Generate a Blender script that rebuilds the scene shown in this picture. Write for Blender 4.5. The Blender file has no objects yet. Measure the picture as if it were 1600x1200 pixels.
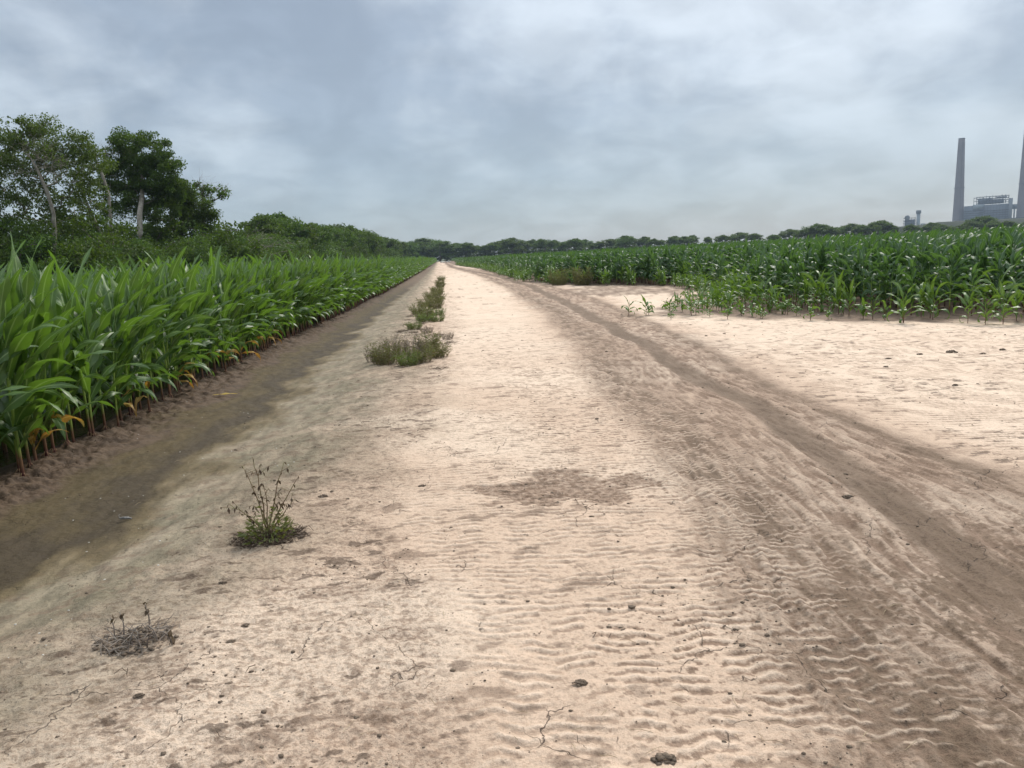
import bpy, math, random
import numpy as np
from mathutils import Matrix, Vector
R_ = math.radians
scene = bpy.context.scene
COL = scene.collection

# ------------------------------------------------------------------ camera
FPX, EYE = 1180.0, 1.65
def nrm(v): v = np.array(v, float); return v/np.linalg.norm(v)
_yc = nrm(((687-800)/FPX, -(404-600)/FPX, -1)); _hc = nrm(((1687-800)/FPX, -(352-600)/FPX, -1))
_zc = nrm(np.cross(_hc, _yc)); _zc = _zc if _zc[1] > 0 else -_zc
CR = np.array([np.cross(_yc, _zc), _yc, _zc])
cam = bpy.data.cameras.new('camera'); cam_o = bpy.data.objects.new('camera', cam); COL.objects.link(cam_o)
m4 = Matrix([list(CR[0])+[0], list(CR[1])+[0], list(CR[2])+[EYE], [0, 0, 0, 1]])
cam_o.matrix_world = m4
cam.sensor_fit = 'HORIZONTAL'; cam.sensor_width = 36; cam.lens = FPX/1600*36
cam.clip_start = 0.05; cam.clip_end = 30000
scene.camera = cam_o

# ------------------------------------------------------------------ light
scene.view_settings.view_transform = 'Standard'; scene.view_settings.look = 'None'
scene.view_settings.gamma = 1; scene.view_settings.exposure = 1.3
SUN_EL, SUN_AZ = R_(44), R_(34)          # azimuth clockwise from +Y (ahead) to +X (right)
sl = bpy.data.lights.new('sun', 'SUN'); sl.energy = 1.5; sl.angle = R_(11); sl.color = (1, .95, .87)
so = bpy.data.objects.new('sun', sl); COL.objects.link(so)
sd = Vector((math.sin(SUN_AZ)*math.cos(SUN_EL), math.cos(SUN_AZ)*math.cos(SUN_EL), math.sin(SUN_EL)))
so.rotation_euler = sd.to_track_quat('Z', 'Y').to_euler()

def ray(px, py): return CR @ nrm(((px-800)/FPX, -(py-600)/FPX, -1))
def at(px, py, Y):
    d = ray(px, py); t = Y/d[1]; return Vector((d[0]*t, Y, EYE+d[2]*t))
def proj(x, y, z):
    c = CR.T @ np.array([x, y, np.asarray(z)-EYE]); return 800+FPX*c[0]/-c[2], 600-FPX*c[1]/-c[2], -c[2]

class NT:
    def __init__(s, nt): s.t = nt; nt.nodes.clear()
    def n(s, typ, **kw):
        nd = s.t.nodes.new(typ)
        for k, v in kw.items():
            if k.startswith('i_'):
                nd.inputs[k[2:].replace('_', ' ')].default_value = v
            elif k.startswith('x'): nd.inputs[int(k[1:])].default_value = v
            else: setattr(nd, k, v)
        return nd
    def l(s, a, b): s.t.links.new(a, b)
    def math(s, op, a, b=None, clamp=False):
        nd = s.n('ShaderNodeMath', operation=op, use_clamp=clamp)
        for i, v in enumerate((a, b)):
            if v is None: continue
            if isinstance(v, (int, float)): nd.inputs[i].default_value = v
            else: s.l(v, nd.inputs[i])
        return nd.outputs[0]
    def mix(s, f, a, b, blend='MIX'):
        nd = s.n('ShaderNodeMix', data_type='RGBA', blend_type=blend)
        for sock, v in ((nd.inputs[0], f), (nd.inputs[6], a), (nd.inputs[7], b)):
            if isinstance(v, (int, float)): sock.default_value = v
            elif isinstance(v, tuple): sock.default_value = v if len(v) == 4 else (*v, 1)
            else: s.l(v, sock)
        return nd.outputs[2]
    def ss(s, v, a, b):
        nd = s.n('ShaderNodeMapRange', interpolation_type='SMOOTHSTEP')
        s.l(v, nd.inputs[0]); nd.inputs[1].default_value = a; nd.inputs[2].default_value = b
        return nd.outputs[0]
    def noise(s, vec, scale, detail=4, rough=.55, dist=0.0):
        nd = s.n('ShaderNodeTexNoise'); nd.inputs['Scale'].default_value = scale
        nd.inputs['Detail'].default_value = detail; nd.inputs['Roughness'].default_value = rough
        nd.inputs['Distortion'].default_value = dist
        if vec is not None: s.l(vec, nd.inputs['Vector'])
        return nd.outputs[0]

# world: overcast daylight, soft stratus over a physical sky
w = bpy.data.worlds.new('World'); scene.world = w; w.use_nodes = True
t = NT(w.node_tree)
out = t.n('ShaderNodeOutputWorld'); bg = t.n('ShaderNodeBackground')
tc = t.n('ShaderNodeTexCoord'); sep = t.n('ShaderNodeSeparateXYZ'); t.l(tc.outputs['Generated'], sep.inputs[0])
zz = t.math('MAXIMUM', sep.outputs[2], 0.0)
den = t.math('ADD', zz, 0.34)
cx = t.math('DIVIDE', sep.outputs[0], den); cy = t.math('DIVIDE', sep.outputs[1], den)
cmb = t.n('ShaderNodeCombineXYZ'); t.l(cx, cmb.inputs[0]); t.l(cy, cmb.inputs[1]); cmb.inputs[2].default_value = 7.4
n1 = t.noise(cmb.outputs[0], 2.4, 6, .50, .25)
n2 = t.noise(cmb.outputs[0], 5.5, 6, .52, .2)
n3 = t.noise(tc.outputs['Generated'], 7.0, 5, .5, .3)
cl = t.math('ADD', t.math('MULTIPLY', n1, .34), t.math('ADD', t.math('MULTIPLY', n2, .30), t.math('MULTIPLY', n3, .36)))
# broad cloud banks at fixed bearings in the sky
def bank(px, py, tight, amt):
    d = ray(px, py)
    nd = t.n('ShaderNodeVectorMath', operation='DOT_PRODUCT'); t.l(tc.outputs['Generated'], nd.inputs[0]); nd.inputs[1].default_value = tuple(d)
    a = t.math('SUBTRACT', 1.0, nd.outputs['Value'])
    e = t.math('POWER', 2.718, t.math('MULTIPLY', a, -tight))
    return t.math('MULTIPLY', e, amt)
acc = cl
for b in ((340, 100, 90, -.055), (520, 80, 160, -.05), (90, 120, 160, -.02), (560, 130, 200, -.045), (400, 195, 500, .07), (250, 155, 400, .05), (830, 50, 500, .08), (1200, 25, 400, .08), (1050, 110, 90, .02), (420, 255, 160, -.02),
          (1560, 100, 300, -.07), (1440, 152, 1300, -.08), (1560, 250, 160, .07), (600, 330, 60, -.05), (880, 260, 60, -.02), (60, 30, 300, .05), (1400, 30, 150, .05), (760, 180, 250, -.03), (640, 215, 500, .04)):
    acc = t.math('ADD', acc, bank(*b))
f = t.ss(acc, .375, .63)
n4 = t.noise(cmb.outputs[0], 4.8, 6, .55, .5)
lump = t.math('ADD', .89, t.math('MULTIPLY', t.ss(n4, .33, .67), .25))
sky_c = t.mix(f, (.195, .230, .272), (.415, .452, .484))
# paler blue-grey towards the horizon, brighter overhead
hz = t.ss(sep.outputs[2], .0, .22)
sky_c = t.mix(t.math('SUBTRACT', 1.0, t.math('MULTIPLY', t.math('SUBTRACT', 1.0, hz), -.0), True), sky_c, sky_c)
hor = t.mix(f, (.172, .224, .268), (.222, .272, .318))
sky_c = t.mix(hz, hor, sky_c)
up = t.ss(sep.outputs[2], .35, .95)
gain = t.math('MULTIPLY', lump, t.math('ADD', 1.0, t.math('MULTIPLY', up, 2.1)))
vm = t.n('ShaderNodeVectorMath', operation='SCALE'); t.l(sky_c, vm.inputs[0]); t.l(gain, vm.inputs['Scale'])
sky = t.n('ShaderNodeTexSky', sky_type='NISHITA', sun_disc=False, sun_elevation=SUN_EL, sun_rotation=SUN_AZ)
bs = t.n('ShaderNodeBackground'); t.l(sky.outputs[0], bs.inputs[0]); bs.inputs[1].default_value = .012
t.l(vm.outputs[0], bg.inputs[0]); bg.inputs[1].default_value = .56
ad = t.n('ShaderNodeAddShader'); t.l(bg.outputs[0], ad.inputs[0]); t.l(bs.outputs[0], ad.inputs[1]); t.l(ad.outputs[0], out.inputs[0])

# ------------------------------------------------------------------ helpers
def tag(o, label=None, cat=None, group=None, kind=None):
    if label: o['label'] = label
    if cat: o['category'] = cat
    if group: o['group'] = group
    if kind: o['kind'] = kind
    return o
def link(name, me, parent=None, loc=None):
    o = bpy.data.objects.new(name, me); COL.objects.link(o)
    if parent: o.parent = parent
    if loc is not None: o.location = loc
    return o
def empty(name, loc, rz=0, s=1):
    o = bpy.data.objects.new(name, None); COL.objects.link(o)
    o.location = loc; o.rotation_euler = (0, 0, rz); o.scale = (s, s, s) if isinstance(s, (int, float)) else s
    o.empty_display_size = .2
    return o
class Geo:
    """collects quads/tris with a uv and a tint per vertex, a material index per face"""
    def __init__(s): s.v = []; s.f = []; s.u = []; s.m = []; s.k = 0
    def add(s, v, f, uv=None, mi=0):
        v = np.asarray(v, float).reshape(-1, 3); f = np.asarray(f, int)
        s.v.append(v); s.f.append(f+s.k)
        s.u.append(np.zeros((len(v), 2)) if uv is None else np.asarray(uv, float).reshape(-1, 2))
        s.m.append(np.full(len(f), mi)); s.k += len(v)
    def mesh(s, name, mats, smooth=True):
        me = bpy.data.meshes.new(name)
        V = np.concatenate(s.v); U = np.concatenate(s.u)
        loops = []; starts = []; tot = 0; mi = []
        for f, m in zip(s.f, s.m):
            starts.append(tot+np.arange(len(f))*f.shape[1]); loops.append(f.ravel()); tot += f.size; mi.append(m)
        L = np.concatenate(loops); S = np.concatenate(starts)
        me.vertices.add(len(V)); me.vertices.foreach_set('co', V.ravel().astype(np.float32))
        me.loops.add(len(L)); me.loops.foreach_set('vertex_index', L.astype(np.int32))
        me.polygons.add(len(S)); me.polygons.foreach_set('loop_start', S.astype(np.int32))
        me.polygons.foreach_set('material_index', np.concatenate(mi).astype(np.int32))
        me.polygons.foreach_set('use_smooth', np.full(len(S), smooth))
        me.update(calc_edges=True)
        uv = me.uv_layers.new(name='UVMap'); uv.data.foreach_set('uv', U[L].ravel().astype(np.float32))
        for m in (mats if isinstance(mats, (list, tuple)) else [mats]): me.materials.append(m)
        return me
    def tube(s, P, rad, n=6, mi=0, cap=True, uvfn=None):
        P = np.asarray(P, float); rad = np.broadcast_to(np.asarray(rad, float), (len(P),))
        T = np.gradient(P, axis=0); T /= np.linalg.norm(T, axis=1)[:, None]+1e-9
        ref = np.array([0, 0, 1.]) if abs(T[0][2]) < .9 else np.array([1., 0, 0])
        A = np.cross(T, ref); A /= np.linalg.norm(A, axis=1)[:, None]+1e-9; B = np.cross(T, A)
        a = np.arange(n)*2*math.pi/n
        V = P[:, None]+rad[:, None, None]*(A[:, None]*np.cos(a)[None, :, None]+B[:, None]*np.sin(a)[None, :, None])
        i = np.arange(len(P)-1)[:, None]*n; j = np.arange(n)[None]; j2 = (j+1) % n
        F = np.stack([i+j, i+j2, i+n+j2, i+n+j], -1).reshape(-1, 4)
        uv = np.stack([np.tile(a/6.283, len(P)), np.repeat(np.linspace(0, 1, len(P)), n)], -1)
        s.add(V.reshape(-1, 3), F, uv, mi)
        if cap and n > 3:
            k = len(P)*n; 
            s.f.append(np.array([[s.k-n+q for q in range(n)]])); s.m.append(np.array([mi]))
    def box(s, x0, x1, y0, y1, z0, z1, mi=0):
        V = [(x, y, z) for z in (z0, z1) for y in (y0, y1) for x in (x0, x1)]
        s.add(V, [[0, 2, 3, 1], [4, 5, 7, 6], [0, 1, 5, 4], [2, 6, 7, 3], [0, 4, 6, 2], [1, 3, 7, 5]], None, mi)
    def quads(s, C, A, B, tint, mi=0):
        """leaf-like rhombi: centres C, half axes A (long) and B (wide)"""
        V = np.stack([C-A, C+B-A*.1, C+A, C-B-A*.1], 1).reshape(-1, 3)
        n = len(C); F = np.arange(4*n).reshape(n, 4)
        uv = np.stack([np.repeat(tint, 4), np.tile([0, .5, 1, .5], n)], -1)
        s.add(V, F, uv, mi)

# ---- numpy gradient noise
_rs = np.random.RandomState(5); _perm = _rs.permutation(256); _perm = np.concatenate([_perm, _perm]); _ga = _rs.rand(256)*2*np.pi
_gx, _gy = np.cos(_ga), np.sin(_ga)
def pn(x, y, seed=0):
    x = np.asarray(x, float)+seed*37.17; y = np.asarray(y, float)+seed*91.7
    xi = np.floor(x).astype(int); yi = np.floor(y).astype(int); xf = x-xi; yf = y-yi
    u = xf*xf*xf*(xf*(xf*6-15)+10); v = yf*yf*yf*(yf*(yf*6-15)+10)
    def g(ax, ay, dx, dy):
        h = _perm[(_perm[ax & 255]+ay) & 255]; return _gx[h]*dx+_gy[h]*dy
    a = g(xi, yi, xf, yf); b = g(xi+1, yi, xf-1, yf); c = g(xi, yi+1, xf, yf-1); d = g(xi+1, yi+1, xf-1, yf-1)
    return (a+(b-a)*u+((c+(d-c)*u)-(a+(b-a)*u))*v)*1.5
def fbm(x, y, o=4, seed=0, r=.5):
    s = 0; a = 1
    for i in range(o): s = s+a*pn(x*2**i, y*2**i, seed+i); a *= r
    return s
def sst(v, a, b):
    q = np.clip((v-a)/(b-a), 0, 1); return q*q*(3-2*q)
def lerp(a, b, f): return a+(b-a)*f

# ------------------------------------------------------------------ terrain shape (metres; X right, Y along the track)
def edgeL(Y): return np.interp(Y, [-10, 0, 16, 23, 39, 84, 200, 450], [-3.85, -3.78, -3.68, -3.4, -3.05, -2.75, -2.3, -2.0])
def sandL(Y): return np.interp(Y, [-5, 2, 3.4, 4.4, 7, 10.5, 21, 37, 90], [-2.2, -2.2, -2.15, -1.75, -1.4, -1.3, -1.45, -1.45, -1.3])
def trkL(Y): return np.interp(Y, [-5, 2, 2.8, 4.4, 6.7, 8.8, 14.3, 22, 38, 67, 140], [1.0, 1.05, 1.22, 1.5, 1.72, 1.78, 2.26, 2.8, 3.2, 3.3, 1.5])
def trkR(Y): return np.interp(Y, [-5, 2, 4.6, 6, 8.4, 13, 19, 30, 44, 87, 140], [3.5, 3.7, 3.87, 3.85, 3.95, 4.5, 5.0, 5.6, 5.6, 5.4, 3.0])
def rutX(Y): return np.interp(Y, [-5, 2, 2.85, 3.5, 4.35, 5.6, 7.8, 12.2, 22.5, 40, 63, 140], [2.1, 2.3, 2.45, 2.6, 2.76, 2.92, 3.1, 3.35, 3.98, 4.6, 4.6, 2.2])
FIELD_R = np.array([(3.2, 170), (5.2, 101), (4.9, 52), (5.4, 40), (7.3, 36), (9.6, 31.5), (9.4, 27), (7.2, 23), (4.9, 18.9), (5.75, 16.9), (6.9, 15.6), (8.5, 13.6),
                    (10, 12.2), (13, 9), (18, 4), (24, -3), (70, -3), (420, 470), (3.0, 470)], float)
def inpoly(x, y, P):
    r = np.zeros(np.shape(x), bool); j = len(P)-1
    for i in range(len(P)):
        xi, yi = P[i]; xj, yj = P[j]
        c = ((yi > y) != (yj > y)) & (x < (xj-xi)*(y-yi)/(yj-yi+1e-12)+xi); r ^= c; j = i
    return r
def dedge(x, y, P, nseg):
    d = np.full(np.shape(x), 1e9)
    for i in range(nseg):
        a = P[i]; b = P[i+1]; ab = b-a; q = np.clip(((x-a[0])*ab[0]+(y-a[1])*ab[1])/(ab@ab), 0, 1)
        d = np.minimum(d, np.hypot(x-a[0]-q*ab[0], y-a[1]-q*ab[1]))
    return d

def terrain(x, y, full=False):
    dR = np.hypot(x, y)
    near = 1-sst(dR, 22, 45)
    warp = fbm(x*.8, y*.5, 3, 11)*.18
    eL = edgeL(y); u = x-eL                      # distance right of the first corn row
    z = fbm(x*.18, y*.12, 3, 1)*.035*sst(dR, 3, 12)+fbm(x*.9, y*.7, 3, 2)*.012
    # furrow beside the corn: bank, flat olive bed, shallow channel, rise to the sand
    width = np.maximum(sandL(y)-eL, .6)
    q = (u+warp*.4)/width
    near_b = 1-sst(dR, 15, 30)
    prof = np.interp(q, [-.6, -.32, -.12, 0, .12, .3, .55, .75, 1.0, 1.3], [-.16, -.14, -.02, .03, -.01, -.05, -.09, -.075, -.01, .0])
    z = z+prof*np.where(q < -.6, 1, 1)
    # crumbly bank near the stalks
    z += sst(q, 0, .2)*(1-sst(q, 1, 1.3))*near_b*fbm(x*7, y*3.5, 5, 22, .62)*.010
    z += sst(q, -.2, 0)*(1-sst(q, .1, .3))*fbm(x*8, y*8, 5, 21, .6)*.034*near
    # fields
    L, Rr = trkL(y), trkR(y); tw = fbm(x*.5, y*.30, 2, 7)*.12
    ut = (x+tw-L)/(Rr-L)                         # 0..1 across the wheel track
    mt = sst(ut, -.10, .06)*(1-sst(ut, .86, 1.08))
    sx = (x+tw*.3)                                # streamline coordinate
    sx = ut*2.3
    st = .38*fbm(sx*7, y*1.2, 3, 31, .6)+.50*pn(sx*19+.8*pn(x*3, y*2, 32), y*3.2, 42)+.35*pn(sx*30, y*2.0, 43)*(1-sst(y, 5, 9))              # long ribs along the track
    lug = pn(sx*16, y*5.5+3*pn(sx*3, y*.6, 44), 33)
    z += mt*near*(st*.026+lug*.004+fbm(x*13, y*10, 3, 58)*.0035)
    dr = x-rutX(y)+fbm(x*.3, y*.5, 2, 9)*.10
    rw = np.interp(y, [0, 3, 8, 20, 60], [.17, .19, .19, .24, .34])
    rut = np.exp(-(dr/(rw*.88))**6)
    z -= rut*.022
    z = lerp(z, z-st*.008*near*mt, rut)
    # ripples between the furrow and the track
    rl = np.interp(y, [0, 3.1, 3.8, 6.6, 12.5, 22], [-.15, -.1, -.3, -.35, .1, .5])+fbm(y*.6, x*.4, 3, 15)*.35
    mr = sst(x, rl-.12, rl+.30)*(1-sst(ut, .1, .45))*(1-sst(y, 10, 17))
    lam = np.interp(y, [2, 3.2, 5, 9], [.082, .069, .062, .080])
    ph = 2*np.pi*(np.interp(y, np.linspace(0, 30, 601), np.concatenate([[0], np.cumsum(.05/np.interp(np.linspace(.025, 29.975, 600), [2, 3.2, 5, 9], [.074, .064, .060, .080]))]))+.16*x/.09)
    ph = ph+3.4*pn(x*1.8, y*1.5, 51)+4.0*pn(x*5.0, y*2.4, 52)+1.7*pn(x*9.5, y*5, 57)
    am = sst(pn(x*6.5, y*6.5, 53)+.45*pn(x*15, y*12, 54), -.50, .30)
    tt = (ph/(2*np.pi)) % 1.0                    # steep face towards the near side, long back slope
    rip = np.where(tt < .30, sst(tt, 0, .30), 1-sst(tt, .30, 1.0)**.8)-.5
    small = fbm(x*14, y*16, 3, 56)
    z += mr*near*(rip*am*.0100+small*.0045)
    # fine wind ripples on the right hand sand
    mw = sst(ut, 1.0, 1.15)*(1-sst(y, 10.5, 14))*(1-inpoly(x, y, FIELD_R))
    ph2 = 2*np.pi*((y+.35*x)/.085)+3.2*pn(x*1.7, y*1.9, 61)+1.3*pn(x*5, y*4, 62)
    am2 = sst(pn(x*3.5, y*2.6, 63), -.7, .4)
    t2 = (ph2/(2*np.pi)) % 1.0; rip2 = np.where(t2 < .3, sst(t2, 0, .3), 1-sst(t2, .3, 1))-.5
    z += mw*near*rip2*am2*.0085
    # exposed brown scour with a scalloped rim
    ex, ey = (x-.72)/.62, (y-5.12)/.42
    er = np.sqrt(ex*ex+ey*ey)+fbm(x*3.2, y*3.2, 4, 71)*.38
    pt = 1-sst(er, .82, .98)
    z -= pt*.012; z += pt*small*.005*near
    # rough crumbs left of the ripples
    ml = sst(q, .75, 1.15)*(1-sst(x, rl-.12, rl+.2))
    z += ml*near*(fbm(x*9, y*11, 5, 81, .62)*.0085)
    if not full: return z
    # ---------------- soil colour (albedo)
    sand = np.array([.575, .42, .305]); pale = np.array([.68, .525, .395]); brown = np.array([.225, .148, .100])
    damp = np.array([.165, .111, .072]); olive = np.array([.076, .053, .021]); dark = np.array([.046, .032, .019]); gsand = np.array([.195, .165, .108])
    bankc = np.array([.108, .070, .044])
    nr6 = 1-sst(dR, 6, 11)
    fn = fbm(x*24, y*26, 4, 160, .62)*nr6+fbm(x*7, y*5, 3, 164, .6)*.6*(1-nr6)
    def mixc(c, k, m): return c+(np.asarray(k)-c)*np.clip(m, 0, 1)[..., None]
    c = np.zeros(x.shape+(3,))+sand
    c = mixc(c, pale, sst(fbm(x*.55, y*.45, 3, 90), -.35, .6))
    c = mixc(c, brown, (1-.75*mr)*(.22+.30*sst(fn, -.2, .5))*sst(fbm(x*2.2, y*1.9, 5, 91, .62), -.05, .65))
    # pale middle of the road further off
    c = mixc(c, pale*1.03, .7*sst(y, 7, 14)*(1-sst(y, 60, 120))*sst(x, -.4, .3)*(1-sst(ut, -.35, 0)))
    c = mixc(c, pale*1.05, .75*sst(ut, 1.02, 1.35))
    # track
    bl = np.clip(.46+.42*sst(-st*1.3+.2*pn(x*4, y*1.2, 35)+.35*fn, -.14, .20)+.22*fbm(x*6, y*4, 4, 36), 0, 1)
    side = .62+.38*sst(ut, .0, .3)
    c = mixc(c, brown, mt*bl*side*1.0)
    c = mixc(c, damp, rut*sst(y, 1.8, 3.6)*(.90+.2*fbm(x*2, y*.8, 4, 38)))
    r2 = np.exp(-((ut-.15-.05*pn(y*.25, 3.3, 39))/.13)**2)
    c = mixc(c, damp, r2*(.35+.55*sst(fbm(x*5, y*2.2, 4, 37)-.5*st, -.2, .4))*.95)
    r3 = np.exp(-((ut-.9)/.07)**2)
    c = mixc(c, damp, r3*(.4+.5*sst(fbm(x*4, y*1.6, 4, 47), -.1, .5))*.85)
    # lowest right corner: broad damp sheet with streaky pale crust
    mc = sst(x, .9, 1.6)*(1-sst(y, 3.0, 4.6))
    c = mixc(c, damp*1.08, mc*sst(fbm(sx*5, y*2.2, 5, 41, .6)+.45*fn, -.15, .3)*.85)
    # silt in the ripple hollows
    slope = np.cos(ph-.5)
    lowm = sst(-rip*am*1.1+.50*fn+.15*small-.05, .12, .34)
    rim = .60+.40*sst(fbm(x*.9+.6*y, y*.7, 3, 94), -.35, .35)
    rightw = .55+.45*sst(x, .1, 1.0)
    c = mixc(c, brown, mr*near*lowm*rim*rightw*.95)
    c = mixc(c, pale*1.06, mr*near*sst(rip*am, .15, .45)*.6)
    c = mixc(c, brown*1.2, mw*near*sst(-rip2*am2+.2*fn, .08, .38)*.70)
    c = mixc(c, brown*1.05, pt*(.70+.4*fn))
    c = mixc(c, brown, ml*near*.50*sst(fbm(x*6, y*7, 4, 95, .65)*.45+.95*fn, -.05, .45))
    # furrow colours
    ql = q+fbm(x*1.3, y*.8, 4, 96)*.14
    gs = (1-sst(ql, .90, 1.7))*sst(q, .3, .6)
    c = mixc(c, gsand, gs*(.88+.15*fbm(x*2.2, y*1.4, 4, 167)))
    c = mixc(c, sand*.9, gs*.3*sst(fbm(x*1.6, y*2.6, 4, 168)+.3*fn, .12, .5)*sst(ql, .85, 1.1))
    c = mixc(c, brown*.75, gs*.5*sst(fbm(x*5, y*7, 4, 169)+.3*fn, .15, .5))
    c = mixc(c, olive*1.6, (1-sst(ql, .62, .78))*.80)
    c = mixc(c, olive, (1-sst(ql, .54, .66))*.92)
    ds_ = fbm(x*9, y*2.6, 4, 171, .6)+.5*fn
    c = c*(1+(1-sst(ql, 1.0, 1.5))*np.clip(ds_, -1, .5)*.26)[..., None]
    c = mixc(c, dark, np.exp(-((ql-.52)/.10)**2)*.72)
    c = mixc(c, bankc, (1-sst(ql, .17, .30))*.95)
    c = mixc(c, bankc*.62, (1-sst(ql, .2, .32))*.7*sst(fbm(x*6, y*6, 4, 170)+.4*fn, .0, .4))
    c = mixc(c, bankc*.45, (1-sst(ql, -.10, .02))*.95)
    c = mixc(c, olive*.9, .5*sst(fbm(x*2.5, y*1.2, 4, 97), .1, .6)*(1-sst(ql, .3, .6))*sst(ql, .15, .3))
    far_l = sst(y, 35, 70)*(1-sst(q, .6, 1.0))*sst(q, 0, .1)
    c = mixc(c, brown*.8, far_l*.7)
    # brown soil under and in front of the right hand corn
    inR = inpoly(x, y, FIELD_R); dd = dedge(x, y, FIELD_R, 15); sgn = np.where(inR, dd, -dd)+fbm(x*1.1, y*.6, 4, 98)*.7
    c = mixc(c, brown*.70, sst(sgn, -.35, .75)*.9)
    notch = np.exp(-(((x-8.2)/3.2)**2+((y-30.5)/4.6)**2)**1.5)+.8*np.exp(-(((x-7.2)/1.6)**2+((y-41)/4.5)**2)**1.5)
    c = mixc(c, brown*.78, sst(notch+fbm(x*.8, y*.5, 4, 99)*.6+.25*fbm(x*3, y*1.2, 3, 182), .12, .45)*(.72+.4*fbm(x*2.6, y*1.0, 4, 183))*sst(notch, .10, .35))
    # scattered dark smears
    sm = sst(fbm(x*2.2, y*3.4, 5, 101, .6), .62, .9)*(1-mt)*sst(q, 1, 1.3)
    c = mixc(c, brown*.8, sm*.6)
    fl = sst(fbm(x*4.5, y*9, 5, 180, .62)+.35*fbm(x*1.1, y*.9, 2, 181), .60, .74)*(1-mt*.7)*sst(q, .9, 1.2)*(1-mr*.5)*(1-sst(y, 14, 22))
    c = mixc(c, brown*.50, fl*.75)
    # far farmland turns to earth and dull green
    farm = sst(dR, 380, 500)
    c = mixc(c, np.array([.07, .085, .04]), farm)
    crumb = np.clip(.35+ml*.65+mt*.45+pt*.5, 0, 1)*(1-sst(q, .55, .2)*.3)
    wet = np.clip((1-sst(ql, .6, 1.0))*.6+rut*.2, 0, 1)
    return z, np.clip(c, .01, .7), crumb, wet
def gz(x, y): return float(terrain(np.array([float(x)]), np.array([float(y)]))[0])

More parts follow.
